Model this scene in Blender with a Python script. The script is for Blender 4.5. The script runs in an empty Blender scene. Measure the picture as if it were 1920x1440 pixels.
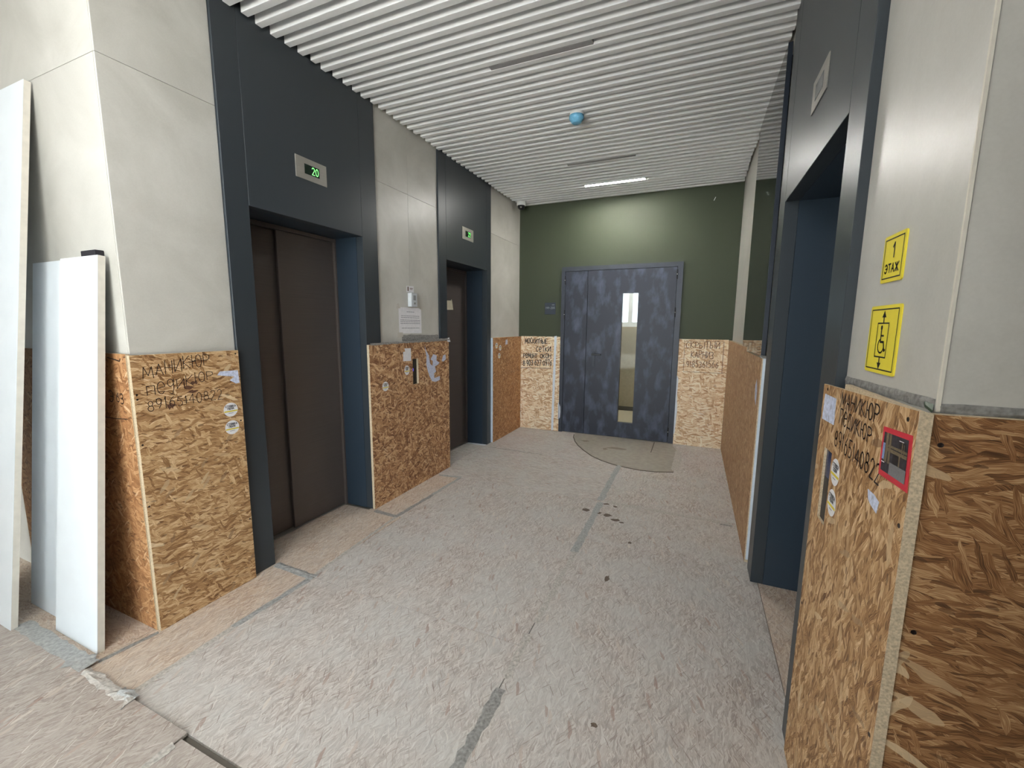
import bpy, bmesh, math, random
from mathutils import Vector, Matrix
random.seed(7)
SC = bpy.context.scene
COL = SC.collection

# ------------------------------------------------------------------ camera
def lin(c):
    return tuple(((v/255)/12.92 if v/255 <= .04045 else ((v/255+.055)/1.055)**2.4) for v in c)

CAM_P = Vector((2.1702, -2.6301, 1.4057)); YAW, PITCH, ROLL, FPX = .40715, -.13760, .00797, 788.09
fwd = Vector((-math.sin(YAW)*math.cos(PITCH), math.cos(YAW)*math.cos(PITCH), math.sin(PITCH)))
rgt = Vector((math.cos(YAW), math.sin(YAW), 0)); up = rgt.cross(fwd)
r2 = rgt*math.cos(ROLL)+up*math.sin(ROLL); u2 = up*math.cos(ROLL)-rgt*math.sin(ROLL)
cd = bpy.data.cameras.new('camera'); cd.sensor_width = 36; cd.lens = 36*FPX/1920; cd.clip_start = .02
cam = bpy.data.objects.new('camera', cd); COL.objects.link(cam)
M = Matrix((r2, u2, -fwd)).transposed().to_4x4(); M.translation = CAM_P
cam.matrix_world = M
SC.camera = cam

# ------------------------------------------------------------------ world, daylight, exposure
w = bpy.data.worlds.new('daylight'); SC.world = w; w.use_nodes = True
w.node_tree.nodes['Background'].inputs[0].default_value = (.80, .90, 1.0, 1)
w.node_tree.nodes['Background'].inputs[1].default_value = 1.3
def area(name, loc, rot, sx, sy, e, col):
    l = bpy.data.lights.new(name, 'AREA'); l.shape = 'RECTANGLE'; l.size = sx; l.size_y = sy; l.energy = e; l.color = col
    o = bpy.data.objects.new(name, l); COL.objects.link(o); o.location = loc; o.rotation_euler = rot
    return o
# daylight entering through the tall glazed front of the lobby, well behind the camera
area('entrance_daylight', (2.9, -13.9, 3.4), (math.radians(90), 0, 0), 12.2, 6.8, 600, (.86, .93, 1.0))
# sun falling through that glazing onto the lobby floor
sl_ = bpy.data.lights.new('sun', 'SUN'); sl_.energy = 100.0; sl_.angle = math.radians(.6); sl_.color = (.90, .96, 1.0)
so = bpy.data.objects.new('sun', sl_); COL.objects.link(so); so.location = (0, -20, 12)
so.rotation_euler = Vector((.27, 1, -.93)).to_track_quat('-Z', 'Y').to_euler()
# added fill under the lobby soffit, brightens the corridor (out of view)
area('soffit_fill_light', (.95, -2.45, 3.06), (0, 0, 0), 1.9, .25, 10, (.97, .98, 1.0))
# added fill light brightening the stairwell beyond the steel door
area('stair_fill_light', (1.2, 3.9, 3.08), (0, 0, 0), 1.2, .3, 22, (1.0, .95, .86))
vs = SC.view_settings
vs.view_transform = 'Standard'; vs.look = 'None'; vs.gamma = 1; vs.use_curve_mapping = False; vs.exposure = 1.3
cy = SC.cycles; cy.max_bounces = 5; cy.diffuse_bounces = 4; cy.glossy_bounces = 2; cy.transmission_bounces = 3; cy.transparent_max_bounces = 6
cy.adaptive_threshold = .025; cy.caustics_reflective = False; cy.caustics_refractive = False

# ------------------------------------------------------------------ materials
def nmat(name):
    m = bpy.data.materials.new(name); m.use_nodes = True
    return m, m.node_tree, m.node_tree.nodes['Principled BSDF']
def N(nt, t, **kw):
    n = nt.nodes.new(t)
    for k, v in kw.items(): setattr(n, k, v)
    return n
def plain(name, rgb, rough=.6, metal=0, var=.06, scale=30, spec=.5, bump=0):
    m, nt, b = nmat(name)
    c = lin(rgb)
    tc = N(nt, 'ShaderNodeTexCoord'); no = N(nt, 'ShaderNodeTexNoise'); no.inputs['Scale'].default_value = scale
    no.inputs['Detail'].default_value = 4
    nt.links.new(tc.outputs['Object'], no.inputs['Vector'])
    r = N(nt, 'ShaderNodeValToRGB')
    r.color_ramp.elements[0].position = .3; r.color_ramp.elements[1].position = .7
    r.color_ramp.elements[0].color = tuple(v*(1-var) for v in c)+(1,)
    r.color_ramp.elements[1].color = tuple(min(1, v*(1+var)) for v in c)+(1,)
    nt.links.new(no.outputs[0], r.inputs[0]); nt.links.new(r.outputs[0], b.inputs['Base Color'])
    b.inputs['Roughness'].default_value = rough; b.inputs['Metallic'].default_value = metal
    b.inputs['Specular IOR Level'].default_value = spec
    if bump:
        bp = N(nt, 'ShaderNodeBump'); bp.inputs['Strength'].default_value = bump; bp.inputs['Distance'].default_value = .002
        nt.links.new(no.outputs[0], bp.inputs['Height']); nt.links.new(bp.outputs[0], b.inputs['Normal'])
    return m
def emit(name, rgb, s):
    m, nt, b = nmat(name)
    b.inputs['Base Color'].default_value = lin(rgb)+(1,)
    b.inputs['Emission Color'].default_value = lin(rgb)+(1,); b.inputs['Emission Strength'].default_value = s
    return m
def math_n(nt, op, a, b_, clamp=False):
    n = N(nt, 'ShaderNodeMath', operation=op); n.use_clamp = clamp
    for i, x in enumerate((a, b_)):
        if x is None: continue
        if isinstance(x, (int, float)): n.inputs[i].default_value = x
        else: nt.links.new(x, n.inputs[i])
    return n.outputs[0]
def osb(name, stops, layers, fibre=.3, rough=.62, bump=.5, dust=None, spec=.35, sparse=()):
    """oriented strand board: overlapping layers of elongated strands, each strand with its own tone and grain"""
    m, nt, b = nmat(name); L = nt.links.new
    uv = N(nt, 'ShaderNodeUVMap'); oi = N(nt, 'ShaderNodeObjectInfo')
    off = N(nt, 'ShaderNodeVectorMath', operation='SCALE'); off.inputs[0].default_value = (37.1, 19.7, 0)
    L(oi.outputs['Random'], off.inputs['Scale'])
    base = N(nt, 'ShaderNodeVectorMath', operation='ADD'); L(uv.outputs[0], base.inputs[0]); L(off.outputs[0], base.inputs[1])
    dn = N(nt, 'ShaderNodeTexNoise', noise_dimensions='2D'); dn.inputs['Scale'].default_value = 14; dn.inputs['Detail'].default_value = 2
    L(base.outputs[0], dn.inputs['Vector'])
    dsub = N(nt, 'ShaderNodeVectorMath', operation='SUBTRACT'); L(dn.outputs['Color'], dsub.inputs[0]); dsub.inputs[1].default_value = (.5, .5, .5)
    dsc = N(nt, 'ShaderNodeVectorMath', operation='SCALE'); L(dsub.outputs[0], dsc.inputs[0]); dsc.inputs['Scale'].default_value = .022
    wv = N(nt, 'ShaderNodeVectorMath', operation='ADD'); L(base.outputs[0], wv.inputs[0]); L(dsc.outputs[0], wv.inputs[1])
    tone = height = None
    for k, (ang, sx, sy, cover) in enumerate(layers):
        vr = N(nt, 'ShaderNodeVectorRotate', rotation_type='Z_AXIS'); vr.inputs['Angle'].default_value = ang
        L(wv.outputs[0], vr.inputs['Vector'])
        ma = N(nt, 'ShaderNodeVectorMath', operation='MULTIPLY_ADD'); L(vr.outputs[0], ma.inputs[0])
        ma.inputs[1].default_value = (sx, sy, 1); ma.inputs[2].default_value = (k*7.31, k*3.77, 0)
        vo = N(nt, 'ShaderNodeTexVoronoi', voronoi_dimensions='2D'); vo.inputs['Scale'].default_value = 1
        L(ma.outputs[0], vo.inputs['Vector'])
        sp = N(nt, 'ShaderNodeSeparateColor'); L(vo.outputs['Color'], sp.inputs[0])
        # grain running along the strand
        gm = N(nt, 'ShaderNodeVectorMath', operation='MULTIPLY_ADD'); L(ma.outputs[0], gm.inputs[0])
        gm.inputs[1].default_value = (1.6, 9, 0); L(vo.outputs['Color'], gm.inputs[2])
        gn = N(nt, 'ShaderNodeTexNoise', noise_dimensions='2D'); gn.inputs['Scale'].default_value = 1; gn.inputs['Detail'].default_value = 2
        L(gm.outputs[0], gn.inputs['Vector'])
        t1 = math_n(nt, 'MULTIPLY', sp.outputs[0], 1-fibre); g0 = math_n(nt, 'MULTIPLY', math_n(nt, 'SUBTRACT', gn.outputs[0], .5), 2.4); g1 = math_n(nt, 'MULTIPLY', math_n(nt, 'ADD', g0, .5), fibre)
        t = math_n(nt, 'ADD', t1, g1)
        if tone is None: tone = t
        else:
            mk = math_n(nt, 'LESS_THAN', sp.outputs[1], cover)
            mx = N(nt, 'ShaderNodeMix', data_type='FLOAT'); L(mk, mx.inputs[0]); L(tone, mx.inputs[2]); L(t, mx.inputs[3]); tone = mx.outputs[0]
    cr = N(nt, 'ShaderNodeValToRGB'); els = cr.color_ramp.elements
    while len(els) < len(stops): els.new(.5)
    for e, (p, c) in zip(els, stops): e.position = p; e.color = lin(c)+(1,)
    L(tone, cr.inputs[0]); colout = cr.outputs[0]
    if dust:
        rgb, amt = dust
        d2 = N(nt, 'ShaderNodeTexNoise', noise_dimensions='2D'); d2.inputs['Scale'].default_value = 3.2; d2.inputs['Detail'].default_value = 7; d2.inputs['Roughness'].default_value = .65
        L(base.outputs[0], d2.inputs['Vector'])
        mr = N(nt, 'ShaderNodeMapRange'); mr.inputs[1].default_value = .33; mr.inputs[2].default_value = .62; mr.inputs[3].default_value = amt*.4; mr.inputs[4].default_value = amt*1.15
        L(d2.outputs[0], mr.inputs[0])
        mc = N(nt, 'ShaderNodeMix', data_type='RGBA'); L(mr.outputs[0], mc.inputs[0]); L(colout, mc.inputs[6]); mc.inputs[7].default_value = lin(rgb)+(1,)
        colout = mc.outputs[2]
    for k, (ang, sx, sy, cover, c0, c1) in enumerate(sparse):      # single large flakes, splinters and dark voids on top
        vr = N(nt, 'ShaderNodeVectorRotate', rotation_type='Z_AXIS'); vr.inputs['Angle'].default_value = ang; L(wv.outputs[0], vr.inputs['Vector'])
        ma = N(nt, 'ShaderNodeVectorMath', operation='MULTIPLY_ADD'); L(vr.outputs[0], ma.inputs[0]); ma.inputs[1].default_value = (sx, sy, 1); ma.inputs[2].default_value = (k*5.13+2, k*9.77+4, 0)
        vo = N(nt, 'ShaderNodeTexVoronoi', voronoi_dimensions='2D'); vo.inputs['Scale'].default_value = 1; vo.inputs['Randomness'].default_value = .8; L(ma.outputs[0], vo.inputs['Vector'])
        sp = N(nt, 'ShaderNodeSeparateColor'); L(vo.outputs['Color'], sp.inputs[0])
        near = math_n(nt, 'LESS_THAN', vo.outputs['Distance'], .42)
        mk = math_n(nt, 'MULTIPLY', math_n(nt, 'LESS_THAN', sp.outputs[1], cover), near)
        mk = math_n(nt, 'MULTIPLY', mk, .6)
        cc = N(nt, 'ShaderNodeMix', data_type='RGBA'); L(sp.outputs[0], cc.inputs[0]); cc.inputs[6].default_value = lin(c0)+(1,); cc.inputs[7].default_value = lin(c1)+(1,)
        mc = N(nt, 'ShaderNodeMix', data_type='RGBA'); L(mk, mc.inputs[0]); L(colout, mc.inputs[6]); L(cc.outputs[2], mc.inputs[7]); colout = mc.outputs[2]
    L(colout, b.inputs['Base Color']); b.inputs['Roughness'].default_value = rough; b.inputs['Specular IOR Level'].default_value = spec
    return m
LAY_L = [(0.1, 22, 150, 1), (0.5, 20, 120, 0.5), (0.12, 15, 88, 0.42), (-0.22, 17, 100, 0.3), (1.2, 20, 100, 0.1)]
LAY_S = [(0.1, 30, 150, 1), (0.85, 28, 130, 0.5), (0.3, 24, 110, 0.42), (-0.35, 25, 115, 0.38), (1.45, 27, 110, 0.22)]
LAY_M = [(0.1, 22, 110, 1), (0.85, 20, 92, 0.5), (0.3, 17, 78, 0.42), (-0.35, 18, 80, 0.38), (1.4, 20, 84, 0.22)]
LAY_P = [(0.1, 18, 85, 1), (0.5, 16, 72, 0.5), (0.15, 13, 62, 0.42), (-0.3, 14, 64, 0.38), (1.4, 17, 70, 0.16)]
LAY_F = [(1.5, 30, 210, 1), (1.0, 30, 180, 0.5), (-1.1, 30, 170, 0.5), (1.6, 24, 150, 0.4), (1.3, 18, 80, 0.06)]
M_OSB_A = osb('osb_gold', [(.14, (98, 64, 38)), (.32, (150, 110, 70)), (.5, (178, 138, 94)), (.68, (200, 164, 120)), (.86, (228, 200, 160))], LAY_L, .5, sparse=[(.4, 9, 42, .06, (176, 136, 92), (236, 214, 176)), (-.9, 12, 48, .05, (104, 66, 40), (232, 208, 168)), (.2, 38, 110, .05, (70, 44, 26), (104, 70, 42))])
M_OSB_B = osb('osb_brown', [(.16, (96, 60, 38)), (.34, (146, 102, 70)), (.5, (170, 126, 88)), (.66, (196, 154, 112)), (.84, (226, 194, 154))], LAY_M, .45, sparse=[(.6, 14, 56, .06, (186, 142, 100), (230, 200, 160)), (.1, 34, 90, .08, (74, 46, 30), (108, 72, 48)), (-.8, 15, 120, .07, (196, 156, 112), (234, 206, 168))])
M_OSB_C = osb('osb_orange', [(.12, (116, 76, 46)), (.3, (152, 106, 68)), (.5, (172, 124, 82)), (.7, (188, 144, 100)), (.9, (208, 168, 124))], LAY_M, .5, sparse=[(.6, 14, 56, .06, (186, 142, 100), (230, 200, 160)), (.1, 34, 90, .08, (74, 46, 30), (108, 72, 48)), (-.8, 15, 120, .07, (196, 156, 112), (234, 206, 168))])
M_OSB_P = osb('osb_daylit_pale', [(.16, (170, 122, 84)), (.34, (214, 176, 134)), (.5, (232, 206, 168)), (.66, (242, 224, 192)), (.84, (250, 242, 222))], LAY_P, .45, sparse=[(.15, 13, 50, .10, (232, 210, 170), (252, 246, 230)), (.1, 26, 80, .08, (150, 104, 70), (190, 146, 106))])  # strong daylight on the end wall boards put into paler strand colours
M_OSB_D = osb('osb_shaded', [(.12, (84, 54, 30)), (.3, (124, 84, 50)), (.5, (150, 106, 66)), (.7, (174, 132, 90)), (.9, (206, 172, 128))], LAY_L, .5, sparse=[(.4, 9, 42, .06, (176, 136, 92), (236, 214, 176)), (-.9, 12, 48, .05, (104, 66, 40), (232, 208, 168)), (.2, 38, 110, .05, (70, 44, 26), (104, 70, 42))])  # gold board in darker tones, shade of the right front face in its colour
M_OSB_R = osb('osb_tan', [(.12, (126, 90, 62)), (.3, (158, 120, 86)), (.5, (176, 138, 102)), (.7, (190, 156, 118)), (.9, (208, 178, 142))], LAY_M, .5, sparse=[(.6, 14, 56, .06, (186, 142, 100), (230, 200, 160)), (.1, 34, 90, .08, (74, 46, 30), (108, 72, 48)), (-.8, 15, 120, .07, (196, 156, 112), (234, 206, 168))])
M_EDGE = plain('osb_cut_edge', (196, 178, 150), .8, 0, .25, 220, .3, .3)
M_FLOOR = osb('osb_floor_worn', [(.14, (112, 90, 80)), (.30, (156, 138, 127)), (.5, (182, 168, 158)), (.7, (200, 190, 181)), (.88, (226, 220, 213))], LAY_F, .55, .7, .35, ((192, 191, 187), .55), .25, sparse=[(1.25, 13, 62, .06, (150, 120, 106), (212, 202, 190)), (.9, 17, 230, .10, (124, 104, 95), (222, 216, 208)), (-1.0, 19, 240, .08, (128, 108, 98), (210, 202, 194))])
M_FLOOR2 = osb('osb_floor_fresh', [(.14, (132, 102, 80)), (.3, (174, 146, 124)), (.5, (194, 170, 148)), (.7, (208, 190, 170)), (.88, (224, 210, 192))], LAY_F, .55, .7, .35, ((192, 184, 175), .42), .25, sparse=[(1.25, 13, 62, .06, (150, 120, 106), (212, 202, 190)), (.9, 17, 230, .10, (124, 104, 95), (222, 216, 208)), (-1.0, 19, 240, .08, (128, 108, 98), (210, 202, 194))])
M_FLOOR3 = osb('osb_floor_darkened', [(.14, (104, 86, 76)), (.30, (142, 126, 115)), (.5, (162, 149, 139)), (.7, (176, 164, 155)), (.88, (194, 185, 176))], LAY_F, .55, .7, .35, ((176, 169, 162), .45), .25, sparse=[(1.25, 13, 62, .06, (150, 120, 106), (212, 202, 190)), (.9, 17, 230, .10, (124, 104, 95), (222, 216, 208)), (-1.0, 19, 240, .08, (128, 108, 98), (210, 202, 194))])  # board colour darkened to offset the strong light on the lobby sheets

def concrete(name, a, b_, rough=.33):
    m, nt, b = nmat(name); L = nt.links.new
    tc = N(nt, 'ShaderNodeUVMap'); oi = N(nt, 'ShaderNodeObjectInfo')
    off = N(nt, 'ShaderNodeVectorMath', operation='SCALE'); off.inputs[0].default_value = (31, 17, 5); L(oi.outputs['Random'], off.inputs['Scale'])
    ad = N(nt, 'ShaderNodeVectorMath', operation='ADD'); L(tc.outputs[0], ad.inputs[0]); L(off.outputs[0], ad.inputs[1])
    n1 = N(nt, 'ShaderNodeTexNoise'); n1.inputs['Scale'].default_value = 2.3; n1.inputs['Detail'].default_value = 9; n1.inputs['Roughness'].default_value = .62; n1.inputs['Distortion'].default_value = .6
    n2 = N(nt, 'ShaderNodeTexNoise'); n2.inputs['Scale'].default_value = 160; n2.inputs['Detail'].default_value = 3
    L(ad.outputs[0], n1.inputs[0]); L(ad.outputs[0], n2.inputs[0])
    s = math_n(nt, 'ADD', math_n(nt, 'MULTIPLY', n1.outputs[0], .86), math_n(nt, 'MULTIPLY', n2.outputs[0], .14))
    r = N(nt, 'ShaderNodeValToRGB'); r.color_ramp.elements[0].position = .33; r.color_ramp.elements[1].position = .68
    r.color_ramp.elements[0].color = lin(a)+(1,); r.color_ramp.elements[1].color = lin(b_)+(1,)
    L(s, r.inputs[0]); L(r.outputs[0], b.inputs['Base Color'])
    rr = N(nt, 'ShaderNodeMapRange'); rr.inputs[3].default_value = rough-.07; rr.inputs[4].default_value = rough+.12; L(n1.outputs[0], rr.inputs[0]); L(rr.outputs[0], b.inputs['Roughness'])
    bp = N(nt, 'ShaderNodeBump'); bp.inputs['Strength'].default_value = .12; bp.inputs['Distance'].default_value = .001; L(n2.outputs[0], bp.inputs['Height']); L(bp.outputs[0], b.inputs['Normal'])
    return m
M_TILE = concrete('concrete_look_tile', (183, 180, 171), (207, 204, 196))
M_GROUT = plain('grout', (120, 114, 105), .9)
M_PORTAL = plain('portal_dark_blue_metal', (50, 56, 61), .36, .0, .05, 300, .5, .05)
M_PORTAL_IN = plain('portal_reveal_blue_metal', (44, 56, 68), .34, 0, .05, 300)
def brushed(name, rgb, rough, metal=.75):
    m, nt, b = nmat(name); L = nt.links.new
    tc = N(nt, 'ShaderNodeTexCoord'); mp = N(nt, 'ShaderNodeMapping'); mp.inputs['Scale'].default_value = (3, 3, 420)
    n = N(nt, 'ShaderNodeTexNoise'); n.inputs['Scale'].default_value = 1; L(tc.outputs['Object'], mp.inputs[0]); L(mp.outputs[0], n.inputs[0])
    r = N(nt, 'ShaderNodeValToRGB'); c = lin(rgb)
    r.color_ramp.elements[0].color = tuple(v*.82 for v in c)+(1,); r.color_ramp.elements[1].color = tuple(v*1.18 for v in c)+(1,)
    L(n.outputs[0], r.inputs[0]); L(r.outputs[0], b.inputs['Base Color'])
    b.inputs['Metallic'].default_value = metal; b.inputs['Roughness'].default_value = rough
    return m
M_LIFTDOOR = brushed('lift_door_brown_steel', (98, 89, 84), .42, .3)
M_STEEL = brushed('brushed_steel', (176, 172, 164), .35)
M_GREEN = plain('green_paint', (61, 68, 50), .62, 0, .04, 240, .4, .15)
M_WHITE = plain('white_slat', (242, 244, 246), .42, 0, .02, 40)
M_LOBBY = plain('lobby_wall_paint', (160, 162, 165), .8)
M_LOBBYCEIL = plain('lobby_ceiling_paint', (215, 215, 213), .8)
M_PLENUM = plain('plenum_dark', (36, 36, 38), .9)
M_CLAD = plain('white_cladding', (232, 238, 242), .3, 0, .02, 10)
M_CLADEDGE = plain('cladding_edge', (214, 208, 196), .5)
M_BLACK = plain('black_plastic', (22, 22, 26), .4)
M_RUBBER = plain('black_rubber_pad', (30, 27, 34), .8)
M_TAPE = plain('grey_cloth_tape', (156, 156, 153), .5, 0, .28, 80, .5, .5)
M_TAPED = plain('dark_grey_tape', (140, 138, 134), .6, 0, .35, 90, .5, .5)
M_TAPEW = plain('worn_grey_tape', (178, 172, 164), .75, 0, .28, 90, .4, .4)
M_WTAPE = plain('white_tape', (222, 228, 234), .5, 0, .06, 50)
M_TRIMW = plain('white_corner_trim', (206, 216, 226), .4)
M_INK = plain('black_marker_ink', (40, 30, 26), .6, 0, .3, 90)
M_INKF = plain('faded_marker_ink', (98, 66, 46), .7, 0, .3, 60)
M_PAPER = plain('white_paper', (226, 224, 226), .8, 0, .05, 40)
M_PAPERB = plain('bluish_torn_paper', (196, 202, 222), .8, 0, .25, 90)
M_PRINT = plain('grey_print', (140, 140, 146), .8)
M_BLK = plain('black_print', (24, 22, 20), .6)
M_YEL = plain('sign_yellow', (238, 220, 62), .45, 0, .02)
M_YELS = plain('sticker_yellow', (222, 200, 60), .6)
M_CREAM = plain('masking_paper_scrap', (206, 200, 178), .8)
M_RED = plain('poster_red', (206, 52, 66), .5)
M_MAT = plain('grey_linoleum', (158, 150, 138), .7, 0, .1, 18)
M_MATE = plain('linoleum_edge', (84, 74, 64), .8)
M_DIRT = plain('floor_dirt', (104, 90, 78), .9, 0, .3, 200)
M_SCREW = plain('screw_head', (48, 38, 34), .4, .6)
M_LED_ON = emit('led_on', (255, 253, 248), 170)
M_LED_OFF = plain('led_diffuser_off', (160, 160, 163), .5)
M_DIGIT = emit('green_led_digits', (150, 255, 150), .55)
M_SCREEN = plain('indicator_screen', (14, 34, 18), .2)
M_SCREEND = plain('indicator_screen_off', (120, 122, 122), .25)
M_BLUECAP = plain('blue_dust_cap', (120, 188, 224), .25, 0, .12, 60)
M_WPLAST = plain('white_plastic', (228, 228, 226), .35)
M_ALU = plain('light_grey_box', (198, 202, 204), .4)
M_BEIGE = plain('stair_wall_beige', (178, 168, 148), .8)
M_SKIRT = plain('stair_skirting', (84, 82, 80), .7)
M_PVC = plain('white_window_frame', (236, 240, 244), .4)
def smudged(name):
    m, nt, b = nmat(name); L = nt.links.new
    tc = N(nt, 'ShaderNodeUVMap'); mp = N(nt, 'ShaderNodeMapping'); mp.inputs['Rotation'].default_value = (0, 0, -.35); mp.inputs['Scale'].default_value = (8, 3.8, 1)
    n = N(nt, 'ShaderNodeTexNoise'); n.inputs['Scale'].default_value = 1.1; n.inputs['Detail'].default_value = 5; n.inputs['Roughness'].default_value = .52; n.inputs['Distortion'].default_value = .0
    L(tc.outputs[0], mp.inputs[0]); L(mp.outputs[0], n.inputs[0])
    r = N(nt, 'ShaderNodeValToRGB'); e = r.color_ramp.elements
    e[0].position = .48; e[0].color = lin((34, 39, 52))+(1,); e[1].position = .80; e[1].color = lin((84, 92, 111))+(1,)
    L(n.outputs[0], r.inputs[0]); L(r.outputs[0], b.inputs['Base Color'])
    b.inputs['Roughness'].default_value = .5
    return m
M_DOOR = smudged('dusty_dark_steel_door')
M_DOORF = plain('dark_steel_frame', (46, 51, 62), .45, 0, .12, 12)
M_GLOSS, _nt, _b = nmat('black_glass'); _b.inputs['Base Color'].default_value = lin((20, 22, 24))+(1,); _b.inputs['Roughness'].default_value = .04
_b.inputs['Specular IOR Level'].default_value = .7
def glass_mat():
    m, nt, b = nmat('clear_glass'); L = nt.links.new
    tr = N(nt, 'ShaderNodeBsdfTransparent'); tr.inputs[0].default_value = (.9, .93, .92, 1)
    gl = N(nt, 'ShaderNodeBsdfGlossy'); gl.inputs['Roughness'].default_value = .03
    fr = N(nt, 'ShaderNodeFresnel'); fr.inputs[0].default_value = 1.14
    mx = N(nt, 'ShaderNodeMixShader'); L(fr.outputs[0], mx.inputs[0]); L(tr.outputs[0], mx.inputs[1]); L(gl.outputs[0], mx.inputs[2])
    L(mx.outputs[0], nt.nodes['Material Output'].inputs[0])
    return m
M_GLASS = glass_mat()

# ------------------------------------------------------------------ mesh helpers
ORG = {}
class MB:
    def __init__(s): s.v, s.f, s.m, s.sm = [], [], [], []
    def face(s, pts, mi=0):
        i = len(s.v); s.v += [Vector(p) for p in pts]; s.f.append(tuple(range(i, i+len(pts)))); s.m.append(mi); return s
    def box(s, x0, x1, y0, y1, z0, z1, mi=0):
        x0, x1 = min(x0, x1), max(x0, x1); y0, y1 = min(y0, y1), max(y0, y1); z0, z1 = min(z0, z1), max(z0, z1)
        i = len(s.v)
        s.v += [Vector(p) for p in ((x0,y0,z0),(x1,y0,z0),(x1,y1,z0),(x0,y1,z0),(x0,y0,z1),(x1,y0,z1),(x1,y1,z1),(x0,y1,z1))]
        for f in ((0,3,2,1),(4,5,6,7),(0,1,5,4),(1,2,6,5),(2,3,7,6),(3,0,4,7)):
            s.f.append(tuple(i+k for k in f)); s.m.append(mi)
        return s
    def prism(s, pts, ext, mi=0, mside=None):
        """polygon pts extruded by vector ext"""
        n = len(pts); i = len(s.v); e = Vector(ext)
        s.v += [Vector(p) for p in pts]+[Vector(p)+e for p in pts]
        s.f.append(tuple(i+k for k in range(n))); s.m.append(mi)
        s.f.append(tuple(i+n+k for k in reversed(range(n)))); s.m.append(mi)
        for k in range(n):
            s.f.append((i+k, i+n+k, i+n+(k+1) % n, i+(k+1) % n)); s.m.append(mi if mside is None else mside)
        return s
    def lathe(s, prof, c, axis='Z', n=24, mi=None):
        """profile of (radius, height[, material]) about an axis through c"""
        i = len(s.v); c = Vector(c)
        for k, q in enumerate(prof):
            for a in range(n):
                t = 2*math.pi*a/n; x, y, h = q[0]*math.cos(t), q[0]*math.sin(t), q[1]
                s.v.append(c+Vector({'Z': (x, y, h), 'Y': (x, h, y), 'X': (h, x, y)}[axis]))
        for k in range(len(prof)-1):
            for a in range(n):
                b = (a+1) % n
                s.f.append((i+k*n+a, i+k*n+b, i+(k+1)*n+b, i+(k+1)*n+a)); s.m.append(prof[k][2] if len(prof[k]) > 2 else 0)
        s.f.append(tuple(i+a for a in reversed(range(n)))); s.m.append(prof[0][2] if len(prof[0]) > 2 else 0)
        s.f.append(tuple(i+(len(prof)-1)*n+a for a in range(n))); s.m.append(prof[-2][2] if len(prof[-2]) > 2 else 0)
        return s
def obj(name, mb, mats, parent=None, loc=None, bevel=0, smooth=False, uvrot=0, label=None, kind=None):
    if not isinstance(mats, (list, tuple)): mats = [mats]
    if parent is not None: org = ORG[parent.name]
    elif loc is not None: org = Vector(loc)
    else:
        xs = [p.x for p in mb.v]; ys = [p.y for p in mb.v]; zs = [p.z for p in mb.v]
        org = Vector(((min(xs)+max(xs))/2, (min(ys)+max(ys))/2, min(zs)))
    me = bpy.data.meshes.new(name)
    me.from_pydata([p-org for p in mb.v], [], mb.f)
    for p, mi in zip(me.polygons, mb.m): p.material_index = mi
    for m in mats: me.materials.append(m)
    bm = bmesh.new(); bm.from_mesh(me)
    bmesh.ops.recalc_face_normals(bm, faces=bm.faces)
    if bevel:
        bmesh.ops.bevel(bm, geom=list(bm.edges), offset=bevel, segments=1, affect='EDGES', profile=.5)
    uvl = bm.loops.layers.uv.new('UVMap')
    for f in bm.faces:
        n = f.normal; ax = max(range(3), key=lambda a: abs(n[a]))
        for l in f.loops:
            c = l.vert.co+org
            u, v = ((c.y, c.z), (c.x, c.z), (c.x, c.y))[ax]
            if uvrot: u, v = u*math.cos(uvrot)-v*math.sin(uvrot), u*math.sin(uvrot)+v*math.cos(uvrot)
            l[uvl].uv = (u, v)
        f.smooth = smooth
    bm.to_mesh(me); bm.free()
    o = bpy.data.objects.new(name, me); COL.objects.link(o)
    if parent is not None: o.parent = parent; ORG[o.name] = org
    else: o.location = org; ORG[o.name] = org
    if label: o['label'] = label
    if kind: o['kind'] = kind
    return o
def tag(o, label, cat, group=None, kind=None):
    o['label'] = label; o['category'] = cat
    if group: o['group'] = group
    if kind: o['kind'] = kind
    return o
def empty(name, loc):
    o = bpy.data.objects.new(name, None); COL.objects.link(o); o.location = loc; o.empty_display_size = .1
    ORG[o.name] = Vector(loc); return o
def inst(src, parent, delta, name=None):
    """another copy of a part that shares its mesh, moved by delta"""
    o = bpy.data.objects.new(name or src.name.split('.')[0], src.data); COL.objects.link(o); o.parent = parent
    o.location = Vector(delta); ORG[o.name] = ORG[parent.name]+Vector(delta); return o
def box(*a, **k): return MB().box(*a, **k)

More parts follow.
